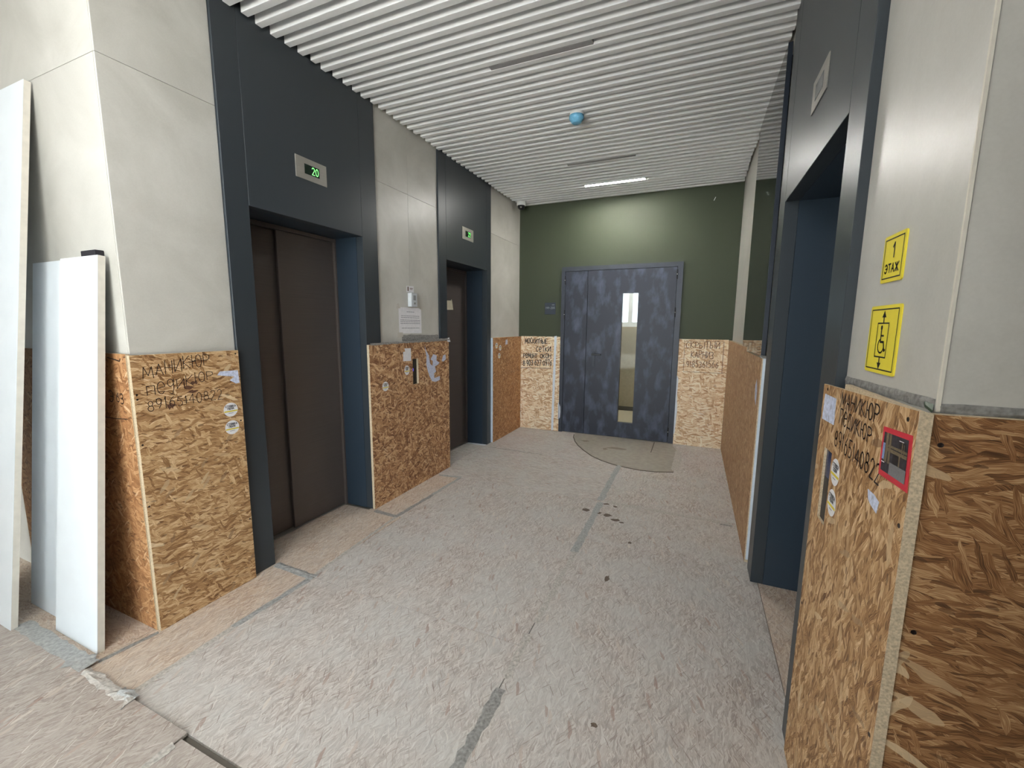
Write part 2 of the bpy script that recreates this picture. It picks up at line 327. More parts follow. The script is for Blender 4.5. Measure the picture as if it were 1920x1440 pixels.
# ------------------------------------------------------------------ stroke lettering
def arc(cx, cy, rx, ry, a0, a1, n=14):
    return [(cx+rx*math.cos(math.radians(a0+(a1-a0)*i/n)), cy+ry*math.sin(math.radians(a0+(a1-a0)*i/n))) for i in range(n+1)]
F = {
 'М': [[(0,0),(.12,1),(.5,.25),(.88,1),(1,0)]], 'А': [[(0,0),(.5,1),(1,0)],[(.2,.38),(.8,.38)]], 'Н': [[(0,0),(0,1)],[(1,0),(1,1)],[(0,.5),(1,.5)]],
 'И': [[(0,1),(0,0),(1,1),(1,0)]], 'Й': [[(0,1),(0,0),(1,1),(1,0)],[(.25,1.22),(.5,1.12),(.75,1.22)]], 'К': [[(0,0),(0,1)],[(.9,1),(0,.48),(1,0)]],
 'Ю': [[(0,0),(0,1)],[(0,.5),(.36,.5)],arc(.68,.5,.32,.5,0,360)], 'Р': [[(0,0),(0,1),(.55,1),(.92,.88),(.92,.6),(.55,.46),(0,.46)]],
 'П': [[(0,0),(0,1),(1,1),(1,0)]], 'Е': [[(1,1),(0,1),(0,0),(1,0)],[(0,.5),(.8,.5)]], 'е': [arc(.5,.5,.5,.5,10,320),[(.1,.5),(.98,.58)]],
 'Д': [[(0,-.15),(0,0),(1,0),(1,-.15)],[(.14,0),(.3,1),(.85,1),(.85,0)]], 'д': [arc(.45,.68,.4,.32,20,340),[(.9,1),(.86,.1),(.6,-.3),(.2,-.2)]],
 'С': [arc(.55,.5,.5,.5,50,310)], 'О': [arc(.5,.5,.5,.5,0,360)], 'Т': [[(0,1),(1,1)],[(.5,1),(.5,0)]], 'Ы': [[(0,1),(0,0),(.4,0),(.62,.25),(.4,.48),(0,.48)],[(1,1),(1,0)]],
 'З': [arc(.4,.75,.45,.25,140,-90,8)+arc(.4,.25,.5,.25,90,-140,8)], 'Я': [[(1,0),(1,1),(.45,1),(.1,.88),(.1,.6),(.45,.46),(1,.46)],[(.55,.46),(0,0)]],
 'Ж': [[(.5,0),(.5,1)],[(0,1),(.5,.5),(0,0)],[(1,1),(.5,.5),(1,0)]], 'Л': [[(0,0),(.2,.15),(.45,1),(1,1),(1,0)]], 'Э': [arc(.4,.5,.55,.5,140,-140),[(.3,.5),(.94,.5)]],
 '0': [arc(.5,.5,.45,.5,0,360)], '1': [[(.2,.75),(.55,1),(.55,0)]], '2': [arc(.5,.72,.42,.28,160,-20,8)+[(.05,0),(1,0)]], '3': [arc(.42,.75,.42,.25,140,-90,8)+arc(.42,.25,.48,.25,90,-140,8)],
 '4': [[(.7,0),(.7,1),(0,.35),(1,.35)]], '5': [[(.9,1),(.2,1),(.12,.55)]+arc(.45,.3,.48,.3,110,-130,10)], '6': [[(.8,1),(.3,.7)]+arc(.5,.3,.42,.3,170,530,14)],
 '7': [[(0,1),(1,1),(.4,0)]], '8': [arc(.5,.75,.36,.25,-90,270,12)+arc(.5,.26,.46,.26,90,450,12)], '9': [arc(.5,.7,.42,.3,0,360,14)+[(.85,.35),(.5,0)]], '-': [[(.1,.45),(.9,.45)]], '.': [[(.45,.45),(.55,.5)]],
}
NARROW = {'1': .45, '.': .35, '-': .6, ' ': .6, 'М': 1.25, 'Ю': 1.3, 'Ж': 1.3, 'Ы': 1.25}
def ribbon(mb, pts, O, U, V, Nn, wd, lift):
    pts = [O+U*p[0]+V*p[1]+Nn*lift for p in pts]
    for a, b in zip(pts, pts[1:]):
        d = b-a
        if d.length < 1e-6: continue
        d.normalize(); s = d.cross(Nn)*wd*.5; e = d*wd*.35
        mb.face([a-e-s, b+e-s, b+e+s, a-e+s])
def write(mb, text, O, U, V, Nn, p0, p1, h, wd, lift=.0009, jit=.04, slant=0.0, gap=.32):
    """write text from baseline point p0 to p1 (u,v in metres) with letter height h"""
    ws = [NARROW.get(c, .9) for c in text]; tot = sum(ws)+gap*(len(text)-1)
    du, dv = p1[0]-p0[0], p1[1]-p0[1]; unit = math.hypot(du, dv)/tot; pos = 0
    for c, wl in zip(text, ws):
        t = pos*unit/math.hypot(du, dv); bu, bv = p0[0]+du*t, p0[1]+dv*t
        sc = 1+random.uniform(-jit, jit)*2; oy = random.uniform(-jit, jit)*h
        for st in F.get(c, []):
            q = [(bu+(x*wl*unit)+slant*y*h+random.uniform(-jit, jit)*.12*h, bv+y*h*sc+oy+random.uniform(-jit, jit)*.12*h) for x, y in st]
            ribbon(mb, q, O, U, V, Nn, wd, lift)
        pos += wl+gap
X, Y, Z = Vector((1,0,0)), Vector((0,1,0)), Vector((0,0,1))
LW = (Vector((0,0,0)), Y, Z, X)                 # left boards: u = y, v = z
RW_X = 2.531
RW = (Vector((RW_X,0,0)), -Y, Z, -X)            # right boards: u = -y
FW_Y = 2.700
FW = (Vector((0,FW_Y,0)), X, Z, -Y)             # end wall boards: u = x
def blob(c, ru, rv, n=14, j=.25, frame=LW, lift=.0008, th=None):
    O, U, V, Nn = frame
    return [O+U*(c[0]+ru*(1+random.uniform(-j, j))*math.cos(2*math.pi*k/n))+V*(c[1]+rv*(1+random.uniform(-j, j))*math.sin(2*math.pi*k/n))+Nn*lift for k in range(n)]
def flat(name, pts2, frame, mat, parent, th=.0008, lift=.0003, label=None):
    O, U, V, Nn = frame
    return obj(name, MB().prism([O+U*a+V*b+Nn*lift for a, b in pts2], Nn*th), mat, parent, label=label)
def rect2(u0, u1, v0, v1): return [(u0, v0), (u1, v0), (u1, v1), (u0, v1)]

# ------------------------------------------------------------------ dimensions
H = 2.948; HT = 3.12
xLt, xLp, xRt, xRp = -.038, -.024, 2.562, 2.538
P1 = (-1.180, -1.053, -.226, -.071); P2 = (.747, .875, 1.716, 1.821); P3 = (-1.203, -1.050, -.100, .050)
yL, yR, D = -1.632, -1.682, 2.715
HP = 2.021

# ------------------------------------------------------------------ floor
fl = empty('floor', (0, 0, 0)); tag(fl, 'worn greyish strand board sheets laid over the corridor floor', 'floor', kind='structure')
obj('floor_slab', box(-4.7, 10.2, -14.1, 5.4, -.12, -.0125), M_GROUT, fl)
def sheet(x0, x1, y0, y1, m=None, dz=0, rot=0): 
    return obj('floor_board', box(x0+.0015, x1-.0015, y0+.0015, y1-.0015, -.0124+dz, dz), m or M_FLOOR, fl, bevel=.0008, uvrot=rot)
sheet(-4.5, -.045, -1.903, -1.600, M_FLOOR2, 0, 1.57)
sheet(-.045, .275, -1.903, -1.062, M_FLOOR2)
sheet(-.360, .265, -1.062, -.250, M_FLOOR2)
sheet(-.045, .235, -.250, .640, M_FLOOR2)
sheet(.275, 1.552, -1.903, -1.062); sheet(.265, 1.552, -1.062, -.250); sheet(.235, 1.552, -.250, .640)
sheet(1.552, 2.575, -1.903, -.02); sheet(1.552, 2.575, -.02, .655); sheet(2.575, 6.1, -1.903, -1.655)
sheet(2.575, 2.86, -1.20, .10, M_FLOOR2)
sheet(-.045, 1.552, .640, 1.640, None, 0, 1.57); sheet(-.36, -.045, .80, 1.80, None, 0, 1.57)
sheet(-.045, 1.552, 1.640, 2.72, None, 0, 1.57)
sheet(1.552, 2.575, .655, 2.72)
# second layer of sheets in the lobby, its edge a step above the corridor boards
sheet(-4.5, .655, -4.3, -1.905, M_FLOOR3, .013, .15)
sheet(.658, 3.3, -4.3, -1.926, M_FLOOR3, .012)
sheet(3.3, 10.1, -4.3, -1.926, M_FLOOR3, .012)
sheet(-4.6, 10.1, -9.2, -4.3, M_FLOOR3, .0); sheet(-4.6, 10.1, -14.0, -9.2, M_FLOOR3, .0)

def strip(name, p0, p1, wd, mat, parent, z=.0004, jag=.15, wrk=.0006, n=None, frame=None, skew=0):
    """a strip of tape: wrinkled ribbon with uneven edges between two floor points (or u,v points of a wall frame)"""
    if frame is None: O, U, V, Nn = Vector((0,0,0)), X, Y, Z
    else: O, U, V, Nn = frame
    a, b = Vector(p0[:2]), Vector(p1[:2]); d = b-a; Ln = d.length; d = d/Ln; s = Vector((-d.y, d.x)); n = n or max(6, int(Ln/.03))
    mb = MB(); rows = []
    for i in range(n+1):
        t = i/n; c = a+d*(Ln*t); w0 = wd*.5*(1+random.uniform(-jag, jag)); w1 = wd*.5*(1+random.uniform(-jag, jag))
        e = random.uniform(-1, 1)*wd*.25 if i in (0, n) else 0
        row = []
        for q, k in ((-w0, 0), (-w0*.3, 1), (w1*.3, 1), (w1, 0)):
            p = c+s*q+d*e*(q/wd)
            row.append(O+U*p.x+V*p.y+Nn*(z+(random.uniform(0, wrk*4) if k else random.uniform(0, wrk))))
        rows.append(row)
    base = len(mb.v)
    for r in rows: mb.v += r
    for i in range(n):
        for k in range(3):
            mb.f.append((base+i*4+k, base+i*4+k+1, base+(i+1)*4+k+1, base+(i+1)*4+k)); mb.m.append(0)
    # underside a hair lower so that the strip has thickness
    b2 = len(mb.v); mb.v += [v-Nn*.0003 for v in mb.v[base:b2]]
    for i in range(n):
        for k in range(3):
            mb.f.append((b2+i*4+k, b2+(i+1)*4+k, b2+(i+1)*4+k+1, b2+i*4+k+1)); mb.m.append(0)
    for i in range(n):
        for k in (0, 3):
            mb.f.append((base+i*4+k, base+(i+1)*4+k, b2+(i+1)*4+k, b2+i*4+k)); mb.m.append(0)
    return obj(name, mb, mat, parent)
T = lambda a, b, w_, m=M_TAPE, **k: strip('tape_strip', a, b, w_, m, fl, **k)
T((.275, -1.88), (.275, -1.50), .030, M_TAPEW); T((.270, -1.50), (.285, -1.09), .036, M_TAPE, wrk=.0014)
T((-.01, -1.058), (.30, -1.064), .045, M_TAPE, wrk=.0016)
T((.275, -1.05), (.225, -.27), .022, M_TAPEW, jag=.35)
T((.012, -.247), (.24, -.262), .040, M_TAPED)
T((.222, -.26), (.240, .20), .034, M_TAPED, jag=.3); T((.236, .20), (.246, .63), .030, M_TAPE, jag=.3)
T((.03, .61), (.25, .645), .040, M_TAPE, wrk=.0014)
T((1.552, -1.89), (1.560, -1.30), .042, M_TAPED, jag=.3); T((1.556, -1.25), (1.556, -.98), .030, M_TAPEW, jag=.5); T((1.556, -.9), (1.562, -.2), .034, M_TAPEW, jag=.4)
T((1.558, -.2), (1.556, .62), .048, M_TAPE, jag=.2); T((1.545, .66), (1.540, 1.60), .050, M_TAPE, jag=.25, wrk=.0016)
T((1.60, .65), (2.50, .63), .046, M_TAPEW, jag=.25); T((2.42, .60), (2.50, .60), .02, M_TAPED)
T((.06, 1.645), (.70, 1.63), .012, M_TAPED, jag=.5); T((.70, 1.63), (1.20, 1.64), .010, M_TAPEW, jag=.5)
T((-.62, -1.895), (-.02, -1.893), .062, M_TAPE, z=.0140); T((-.035, -1.86), (-.004, -1.66), .022, M_TAPED)
T((-.125, -1.935), (-.055, -1.858), .045, M_TAPE, z=.0155, wrk=.001)
T((.0, -1.915), (.335, -1.917), .034, M_TAPEW, z=.0134, jag=.6, wrk=.0022)
T((.24, -1.912), (.335, -1.905), .030, M_TAPE, z=.0137, jag=.5, wrk=.004)
T((.657, -2.2), (.657, -1.95), .03, M_TAPEW, z=.0134, jag=.3)
T((.34, -1.952), (.322, -1.912), .006, M_TAPED, z=.0134)
T((-.27, .862), (-.02, .862), .05, M_TAPED); T((-.28, 1.69), (-.03, 1.70), .05, M_WTAPE)
T((-.325, -1.02), (-.315, -.70), .06, M_TAPEW, wrk=.002)
for k, (x_, y_, a_, b_) in enumerate([(1.478, .433, .035, .022), (1.65, .41, .03, .025), (1.719, .354, .03, .022), (1.604, .609, .02, .016), (1.584, .42, .018, .02), (1.675, .587, .018, .016), (1.765, .329, .015, .012), (1.925, -1.304, .011, .009), (1.86, .06, .014, .014), (1.80, -.40, .012, .03)]):
    obj('dirt_mark', MB().prism(blob((x_, y_), a_, b_, 11, .35, (Vector((0,0,0)), X, Y, Z), .0002), (0, 0, .0006)), M_DIRT, fl)

# ------------------------------------------------------------------ walls
def tiles(parent, axis, plane, into, spans, zs, m=M_TILE, th=.010):
    for a, b in spans:
        for z0, z1 in zip(zs, zs[1:]):
            if axis == 0: mb = box(plane, plane+into*th, a+.0008, b-.0008, z0+.0008, z1-.0008)
            else: mb = box(a+.0008, b-.0008, plane, plane+into*th, z0+.0008, z1-.0008)
            obj('tile', mb, m, parent, bevel=.0006)
ZS = (-.01, 1.225, 2.452, HT)
wl = empty('wall_left', (0, 0, 0)); tag(wl, 'left corridor wall of concrete look tile piers between two lifts', 'wall', kind='structure')
b = MB()
for a, c in ((yL+.012, P1[0]-.001), (P1[3]+.001, P2[0]-.001), (P2[3]+.001, D)): b.box(xLt-.0105, -.37, a, c, -.01, HT)
b.box(-.46, -.37, yL+.012, D, -.01, HT)
obj('wall_core', b, M_GROUT, wl)
tiles(wl, 0, xLt, -1, [(yL, P1[0]), (P1[3], .322), (.322, P2[0]), (P2[3], D-.0)], ZS)
wf = empty('wall_front_left', (-2, yL, 0)); tag(wf, 'bright tiled wall facing the entrance behind the leaning white panels', 'wall', kind='structure')
obj('wall_core', box(-4.6, xLt-.011, yL+.0105, yL+.3, -.01, HT), M_GROUT, wf)
tiles(wf, 1, yL, 1, [(-4.6, -3.4), (-3.4, -2.2), (-2.2, -1.238), (-1.238, xLt-.0105)], ZS)

wr = empty('wall_right', (2.6, 0, 0)); tag(wr, 'right corridor wall of concrete look tile around a lift', 'wall', kind='structure')
b = MB(); b.box(xRt+.0105, 2.9, yR+.012, P3[0]-.001, -.01, HT); b.box(xRt+.0105, 2.9, P3[3]+.001, D, -.01, HT); b.box(2.9, 3.0, yR+.012, D, -.01, HT)
obj('wall_core', b, M_GROUT, wr)
tiles(wr, 0, xRt, 1, [(yR, P3[0]), (P3[3], 1.30), (1.30, D)], ZS)
obj('corner_trim', box(xRt-.0012, xRt+.004, yR-.0022, yR+.003, 1.264, HT), plain('light_corner_grout', (214, 208, 194), .7), wr)
wq = empty('wall_front_right', (3.5, yR, 0)); tag(wq, 'dim tiled pier face at the right edge beside the lift signs', 'wall', kind='structure')
obj('wall_core', box(xRt+.011, 10.2, yR+.0105, yR+.3, -.01, HT), M_GROUT, wq)
tiles(wq, 1, yR, 1, [(xRt+.0045, 3.762), (3.762, 4.962), (4.962, 6.2)], ZS)

wb = empty('wall_back', (1.26, D, 0)); tag(wb, 'matt olive green end wall above pale boards around the steel door', 'wall', kind='structure')
DX0, DX1, DH = .559, 2.002, 2.152
b = MB(); b.box(-.45, DX0+.02, D, D+.14, -.01, HT); b.box(DX1-.02, 3.0, D, D+.14, -.01, HT); b.box(DX0+.02, DX1-.02, D, D+.14, DH-.02, HT)
obj('painted_wall', b, M_GREEN, wb)
obj('paint_chip', MB().prism([(2.268, D-.0003, 2.790), (2.274, D-.0003, 2.790), (2.290, D-.0003, 2.826), (2.284, D-.0003, 2.828)], (0, -.0008, 0)), M_PAPER, wb)
# lobby behind the camera
def room(name, label, boxes, m):
    b = MB()
    for q in boxes: b.box(*q)
    return tag(obj(name, b, m, None), label, 'wall', kind='structure')
HL = 7.0
room('wall_lobby_left', 'plain painted side wall of the high lobby left of the entrance, out of view', [(-4.7, -4.6, -14.1, yL+.3, -.01, HL)], M_LOBBY)
room('wall_lobby_right', 'plain painted side wall of the high lobby right of the entrance, out of view', [(10.1, 10.2, -14.1, yR+.3, -.01, HL)], M_LOBBY)
room('wall_lobby_back', 'lobby wall around the tall glazed front, out of view', [(-4.7, -3.2, -14.1, -14.0, -.01, HL), (9.0, 10.2, -14.1, -14.0, -.01, HL), (-3.2, 9.0, -14.1, -14.0, 6.8, HL)], M_LOBBY)
room('wall_lobby_upper', 'painted wall above the low soffit in front of the corridor, out of view', [(-4.6, 10.1, -3.55, -3.45, HT-.05, HL)], M_LOBBY)
room('wall_shade_block_right', 'added block shading the right pier face, behind the viewer, out of view', [(2.0, 3.399, -3.44, -3.10, .0125, HT-.051)], M_LOBBY)  # unseen block added to keep entrance daylight off the right pier face
room('wall_shade_block_left', 'added block dimming the front left wall, behind the viewer, out of view', [(-.95, .02, -3.44, -3.10, .0135, HT-.051)], M_LOBBY)  # unseen block added to cut the daylight on the front left wall
room('wall_shade_block_side', 'added screen keeping light off the dim pier, out of view', [(3.40, 3.50, -3.44, -1.704, .0125, HT-.051)], M_LOBBY)  # unseen screen added to close a dim recess by the right pier face

# ------------------------------------------------------------------ ceiling
ce = empty('ceiling', (0, 0, H)); tag(ce, 'white slatted metal ceiling with rows of narrow baffles', 'ceiling', kind='structure')
obj('ceiling_slab', box(-.45, 3.0, yL, D+.14, HT, HT+.1), M_PLENUM, ce)
PIT, Y0S = .0838, -1.029; SW = .038
LIT = {10: (.930, 1.557), 30: (.936, 1.572), 38: (.945, 1.590)}
sl = None
for k in range(-7, 45):
    y = Y0S+PIT*k
    if y+SW > D-.004: break
    dx = random.uniform(-.006, .010)
    if sl is None:
        sl = obj('slat', box(-.024, 2.548, y, y+SW, H, H+.060), M_WHITE, ce, bevel=.0015); y00 = y
    else: inst(sl, ce, (dx, y-y00, random.uniform(-.0008, .0008)), 'slat')
obj('backing_sheet', box(.0, 2.525, yL+.02, D-.012, H+.061, H+.066), M_WHITE, ce)
for xx in (.35, 1.27, 2.19): obj('carrier_rail', box(xx-.015, xx+.015, yL+.1, D-.01, H+.0725, H+.10), M_PLENUM, ce)
tag(obj('ceiling_lobby', box(-4.7, 10.2, -3.45, yL-.001, HT-.05, HT+.1), M_LOBBYCEIL), 'low white lobby soffit before the corridor, out of view', 'ceiling', kind='structure')
tag(obj('ceiling_lobby_high', box(-4.7, 10.2, -14.1, -3.45, HL, HL+.1), M_LOBBYCEIL), 'high white lobby ceiling over the entrance, out of view', 'ceiling', kind='structure')
def lamp(k, on, label):
    x0, x1 = LIT[k]; y0 = Y0S+PIT*k+SW+.0015; y1 = y0+PIT-SW-.003
    t = empty('linear_ceiling_light', ((x0+x1)/2, (y0+y1)/2, H+.004))
    tag(t, label, 'ceiling light', 'linear lights set between the ceiling slats')
    b = MB(); b.box(x0, x1, y0, y0+.004, H+.002, H+.05); b.box(x0, x1, y1-.004, y1, H+.002, H+.05); b.box(x0, x0+.004, y0+.004, y1-.004, H+.002, H+.05); b.box(x1-.004, x1, y0+.004, y1-.004, H+.002, H+.05)
    b.box(x0+.004, x1-.004, y0+.004, y1-.004, H+.035, H+.05)
    obj('housing', b, M_WPLAST if on else M_LED_OFF, t)
    d = (.0005 if on else .001)
    obj('diffuser', box(x0+.0045, x1-.0045, y0+.0045, y1-.0045, H+d, H+.016), M_LED_ON if on else M_LED_OFF, t, label='glowing white diffuser' if on else 'unlit grey diffuser')
lamp(10, False, 'unlit linear light, nearest of the three in the slatted ceiling')
lamp(30, False, 'unlit linear light just before the glowing one, near the green wall')
lamp(38, True, 'glowing white linear light in the slats nearest the green wall')

sm = empty('smoke_detector', (1.278, .591, 2.90)); tag(sm, 'round white smoke detector under a blue dust cap on the ceiling', 'smoke detector')
obj('base', MB().lathe([(.050, .05), (.052, .046), (.052, .022), (.047, .016)], (1.278, .591, 2.90), 'Z', 28), M_WPLAST, sm, smooth=True)
cap = obj('dust_cap', MB().lathe([(.0535, .028), (.0535, .010), (.050, .002), (.040, -.010), (.034, -.020), (.030, -.023)], (1.278, .591, 2.90), 'Z', 28), M_BLUECAP, sm, smooth=True, label='translucent blue plastic cap')
cm = empty('dome_camera', (.075, 2.475, 2.89)); tag(cm, 'white dome security camera with dark lens in the ceiling corner', 'camera')
obj('housing', MB().lathe([(.050, .058), (.056, .054), (.058, .014), (.053, .006)], (.075, 2.475, 2.888), 'Z', 28), M_WPLAST, cm, smooth=True)
dm = obj('dome', MB().lathe([(.047, .006), (.045, -.010), (.038, -.026), (.026, -.038), (.010, -.044)], (.075, 2.475, 2.888), 'Z', 24), M_BLACK, cm, smooth=True)
obj('lens', MB().lathe([(.009, .02), (.010, .0), (.007, -.004)], (.088, 2.434, 2.868), 'Y', 12), M_STEEL, dm, smooth=True)

# ------------------------------------------------------------------ lifts
def lift(label, xp, s, P, rec, digits, plate, frontfar=True):
    """s = -1 into the left wall, +1 into the right wall"""
    o0, a, c, o1 = P
    t = empty('elevator_portal', (xp, (a+c)/2, 0)); tag(t, label, 'elevator', 'lift entrances with dark metal portals')
    th = .06
    def bx(x0, x1, y0, y1, z0, z1): return box(xp+s*x0, xp+s*x1, y0, y1, z0, z1)
    obj('jamb_panel', bx(0, th, o0+.001, a-.0008, 0, HT-.03), M_PORTAL, t, bevel=.0012)
    obj('jamb_panel', bx(0, th, c+.0008, o1-.001, 0, HT-.03), M_PORTAL, t, bevel=.0012)
    obj('header_panel', bx(0, th, a+.0008, c-.0008, HP, HT-.03), M_PORTAL, t, bevel=.0012)
    obj('reveal', bx(th+.0005, rec+.06, a-.012, a, 0, HP+.012), M_PORTAL_IN, t)
    obj('reveal', bx(th+.0005, rec+.06, c, c+.012, 0, HP+.012), M_PORTAL_IN, t)
    obj('reveal', bx(th+.0005, rec+.06, a, c, HP, HP+.012), M_PORTAL_IN, t)
    obj('back_panel', bx(rec+.061, rec+.07, a-.05, c+.05, 0, HP+.05), M_BLACK, t)
    fr = MB()
    for y0, y1, z0, z1 in ((c-.018, c-.0005, .002, HP-.002), (a+.0005, a+.018, .002, HP-.002), (a+.018, c-.018, HP-.026, HP-.002)):
        fr.box(xp+s*(rec-.012), xp+s*(rec+.03), y0, y1, z0, z1)
    obj('door_frame', fr, M_LIFTDOOR, t, bevel=.001)
    mid = a+(c-a)*.43
    obj('door_panel', bx(rec+.004, rec+.022, mid, c-.0185, .006, HP-.027), M_LIFTDOOR, t, bevel=.002)
    obj('door_panel', bx(rec+.030, rec+.048, a+.0185, mid+.03, .006, HP-.027), M_LIFTDOOR, t, bevel=.002)
    obj('threshold', bx(rec-.010, rec+.05, a+.001, c-.001, .0005, .0055), M_STEEL, t)
    y0, y1, z0, z1 = plate
    ind = obj('floor_indicator', bx(-.004, -.0002, y0, y1, z0, z1), M_STEEL, t, bevel=.0008, label='small steel plate with a floor number display')
    yc = (y0+y1)/2; zc = (z0+z1)/2
    obj('screen', bx(-.0052, -.0042, yc-.052, yc+.056, zc-.028, zc+.028), M_SCREEN if digits else M_SCREEND, ind, label='dark display window')
    for yy in (y0+.022, y1-.022): obj('bolt', MB().lathe([(.0045, 0), (.0045, .0012), (.003, .002)], (xp-s*.0041, yy, zc), 'X', 10), M_STEEL, ind)
    if digits:
        mb = MB(); fr_ = (Vector((xp-s*.0052, 0, 0)), Y, Z, X)
        write(mb, digits, *fr_, (yc+.0, zc-.020), (yc+.048, zc-.020), .040, .0036, .0006, 0, 0, .3)
        obj('digits', mb, M_DIGIT, ind, label='green number %s' % digits)
    return t
E1 = lift('nearest dark lift portal on the left, green display reading 20', xLp, -1, P1, .262, '20', (-.752, -.525, 2.262, 2.385))
E2 = lift('farther dark lift portal on the left, green display reading 22', xLp, -1, P2, .270, '22', (1.170, 1.398, 2.266, 2.385))
E3 = lift('dark lift portal on the right wall beside the yellow signs', xRp, 1, P3, .262, None, (-.750, -.535, 2.230, 2.347))
flat('paper_scrap', [(1.28, 1.57), (1.42, 1.575), (1.395, 1.672), (1.385, 1.690), (1.375, 1.672), (1.275, 1.668)], (Vector((xLp-.264, 0, 0)), Y, Z, X), M_CREAM, E2, lift=-.0005, label='torn cream paper scrap on the lift door')

# ------------------------------------------------------------------ steel door at the end
dr = empty('door_1', (1.28, 2.70, 0)); tag(dr, 'dusty dark steel double door with tall narrow glass strip', 'door', kind='structure')
yd = 2.690
b = MB(); b.box(DX0, .606, yd, D+.05, .002, DH); b.box(1.943, DX1, yd, D+.05, .002, DH); b.box(.606, 1.943, yd, D+.05, 2.098, DH)
obj('door_frame', b, M_DOORF, dr)
b = MB(); b.box(.600, .616, yd+.0535, yd+.07, .002, 2.10); b.box(1.930, 1.95, yd+.0535, yd+.07, .002, 2.10); b.box(.616, 1.930, yd+.0535, yd+.07, 2.086, 2.10); b.box(.886, .914, yd+.0535, yd+.07, .012, 2.086)
obj('door_stop', b, M_BLACK, dr)
obj('door_leaf', box(.611, .897, yd+.006, yd+.05, .010, 2.094), M_DOOR, dr, label='narrow fixed leaf')
gx0, gx1, gz0, gz1 = 1.327, 1.524, .199, 1.815
b = MB(); b.box(.903, gx0, yd+.004, yd+.052, .010, 2.094); b.box(gx1, 1.938, yd+.004, yd+.052, .010, 2.094); b.box(gx0, gx1, yd+.004, yd+.052, .010, gz0); b.box(gx0, gx1, yd+.004, yd+.052, gz1, 2.094)
leaf = obj('door_leaf', b, M_DOOR, dr, label='wide leaf with glass strip')
b = MB(); b.box(gx0, gx0+.006, yd+.002, yd+.054, gz0, gz1); b.box(gx1-.006, gx1, yd+.002, yd+.054, gz0, gz1); b.box(gx0+.006, gx1-.006, yd+.002, yd+.054, gz0, gz0+.006); b.box(gx0+.006, gx1-.006, yd+.002, yd+.054, gz1-.006, gz1)
obj('glazing_bead', b, M_DOORF, leaf)
obj('glass_pane', box(gx0+.0065, gx1-.0065, yd+.026, yd+.030, gz0+.0065, gz1-.0065), M_GLASS, leaf, label='clear glass strip')
hd = obj('handle_plate', box(.985, 1.020, yd-.006, yd+.0035, .90, 1.085), M_DOORF, leaf, bevel=.002)
b = MB(); b.box(.994, 1.012, yd-.048, yd-.0065, 1.047, 1.063); b.box(.985, 1.105, yd-.060, yd-.046, 1.046, 1.064)
obj('lever_handle', b, M_BLACK, leaf, bevel=.003)
for x_, z_ in ((1.941, 1.955), (1.941, 1.52), (1.941, .09), (.607, 1.93), (.607, 1.50)):
    h_ = obj('hinge', MB().lathe([(.008, 0), (.008, .11)], (x_, yd-.006, z_), 'Z', 12), M_BLACK, dr)
    obj('hinge_pin', MB().lathe([(.006, 0), (.006, .006), (.002, .009)], (x_, yd-.006, z_+.058), 'Z', 10) if 0 else box(x_-.004, x_+.004, yd-.0165, yd-.0142, z_+.052, z_+.060), M_WPLAST, h_)
# stairwell seen through the glass strip
st = empty('wall_stairwell', (1.2, 3.6, 0)); tag(st, 'beige stairwell with a window seen through the door glass', 'wall', kind='structure')
b = MB(); b.box(-.4, 3.0, 4.56, 4.7, -.01, 1.405); b.box(-.4, .55, 4.56, 4.7, 1.405, 2.45); b.box(1.75, 3.0, 4.56, 4.7, 1.405, 2.45); b.box(-.4, 3.0, 4.56, 4.7, 2.45, HT)
b.box(-.4, -.3, D+.14, 4.56, -.01, HT); b.box(2.9, 3.0, D+.14, 4.56, -.01, HT)
obj('stair_wall', b, M_BEIGE, st)
obj('stair_ceiling', box(-.4, 3.0, D+.14, 4.7, HT, HT+.1), M_LOBBYCEIL, st)
obj('stair_floor', box(-.4, 3.0, D, 4.56, -.0124, .0), M_BEIGE, st)
obj('skirting', box(-.3, 2.9, 4.548, 4.56, .001, .07), M_SKIRT, st)
wn = empty('window_1', (1.15, 4.6, 1.405)); tag(wn, 'bright white framed stairwell window beyond the steel door glass', 'window', kind='structure')
b = MB(); b.box(.55, .62, 4.60, 4.66, 1.405, 2.45); b.box(1.68, 1.75, 4.60, 4.66, 1.405, 2.45); b.box(.62, 1.68, 4.60, 4.66, 1.405, 1.48); b.box(.62, 1.68, 4.60, 4.66, 2.38, 2.45); b.box(1.135, 1.20, 4.60, 4.66, 1.48, 2.38)
obj('window_frame', b, M_PVC, wn); 
for x0, x1 in ((.62, 1.135), (1.20, 1.68)): obj('window_pane', box(x0, x1, 4.628, 4.632, 1.48, 2.38), M_GLASS, wn)
wg = empty('window_2', (2.9, -14.05, 0)); tag(wg, 'tall glazed front of the lobby, out of view', 'window', kind='structure')
b = MB(); st_ = 12.2/8
for k in range(9): b.box(max(-3.2, -3.2+k*st_-.03), min(9.0, -3.2+k*st_+.03), -14.09, -14.01, .0, 6.8)
b.box(-3.2, 9.0, -14.08, -14.02, 2.9, 2.96)
obj('window_frame', b, M_DOORF, wg)
for k in range(8): obj('window_pane', box(-3.2+k*st_+.031, -3.2+(k+1)*st_-.031, -14.053, -14.047, .0, 6.79), M_GLASS, wg)

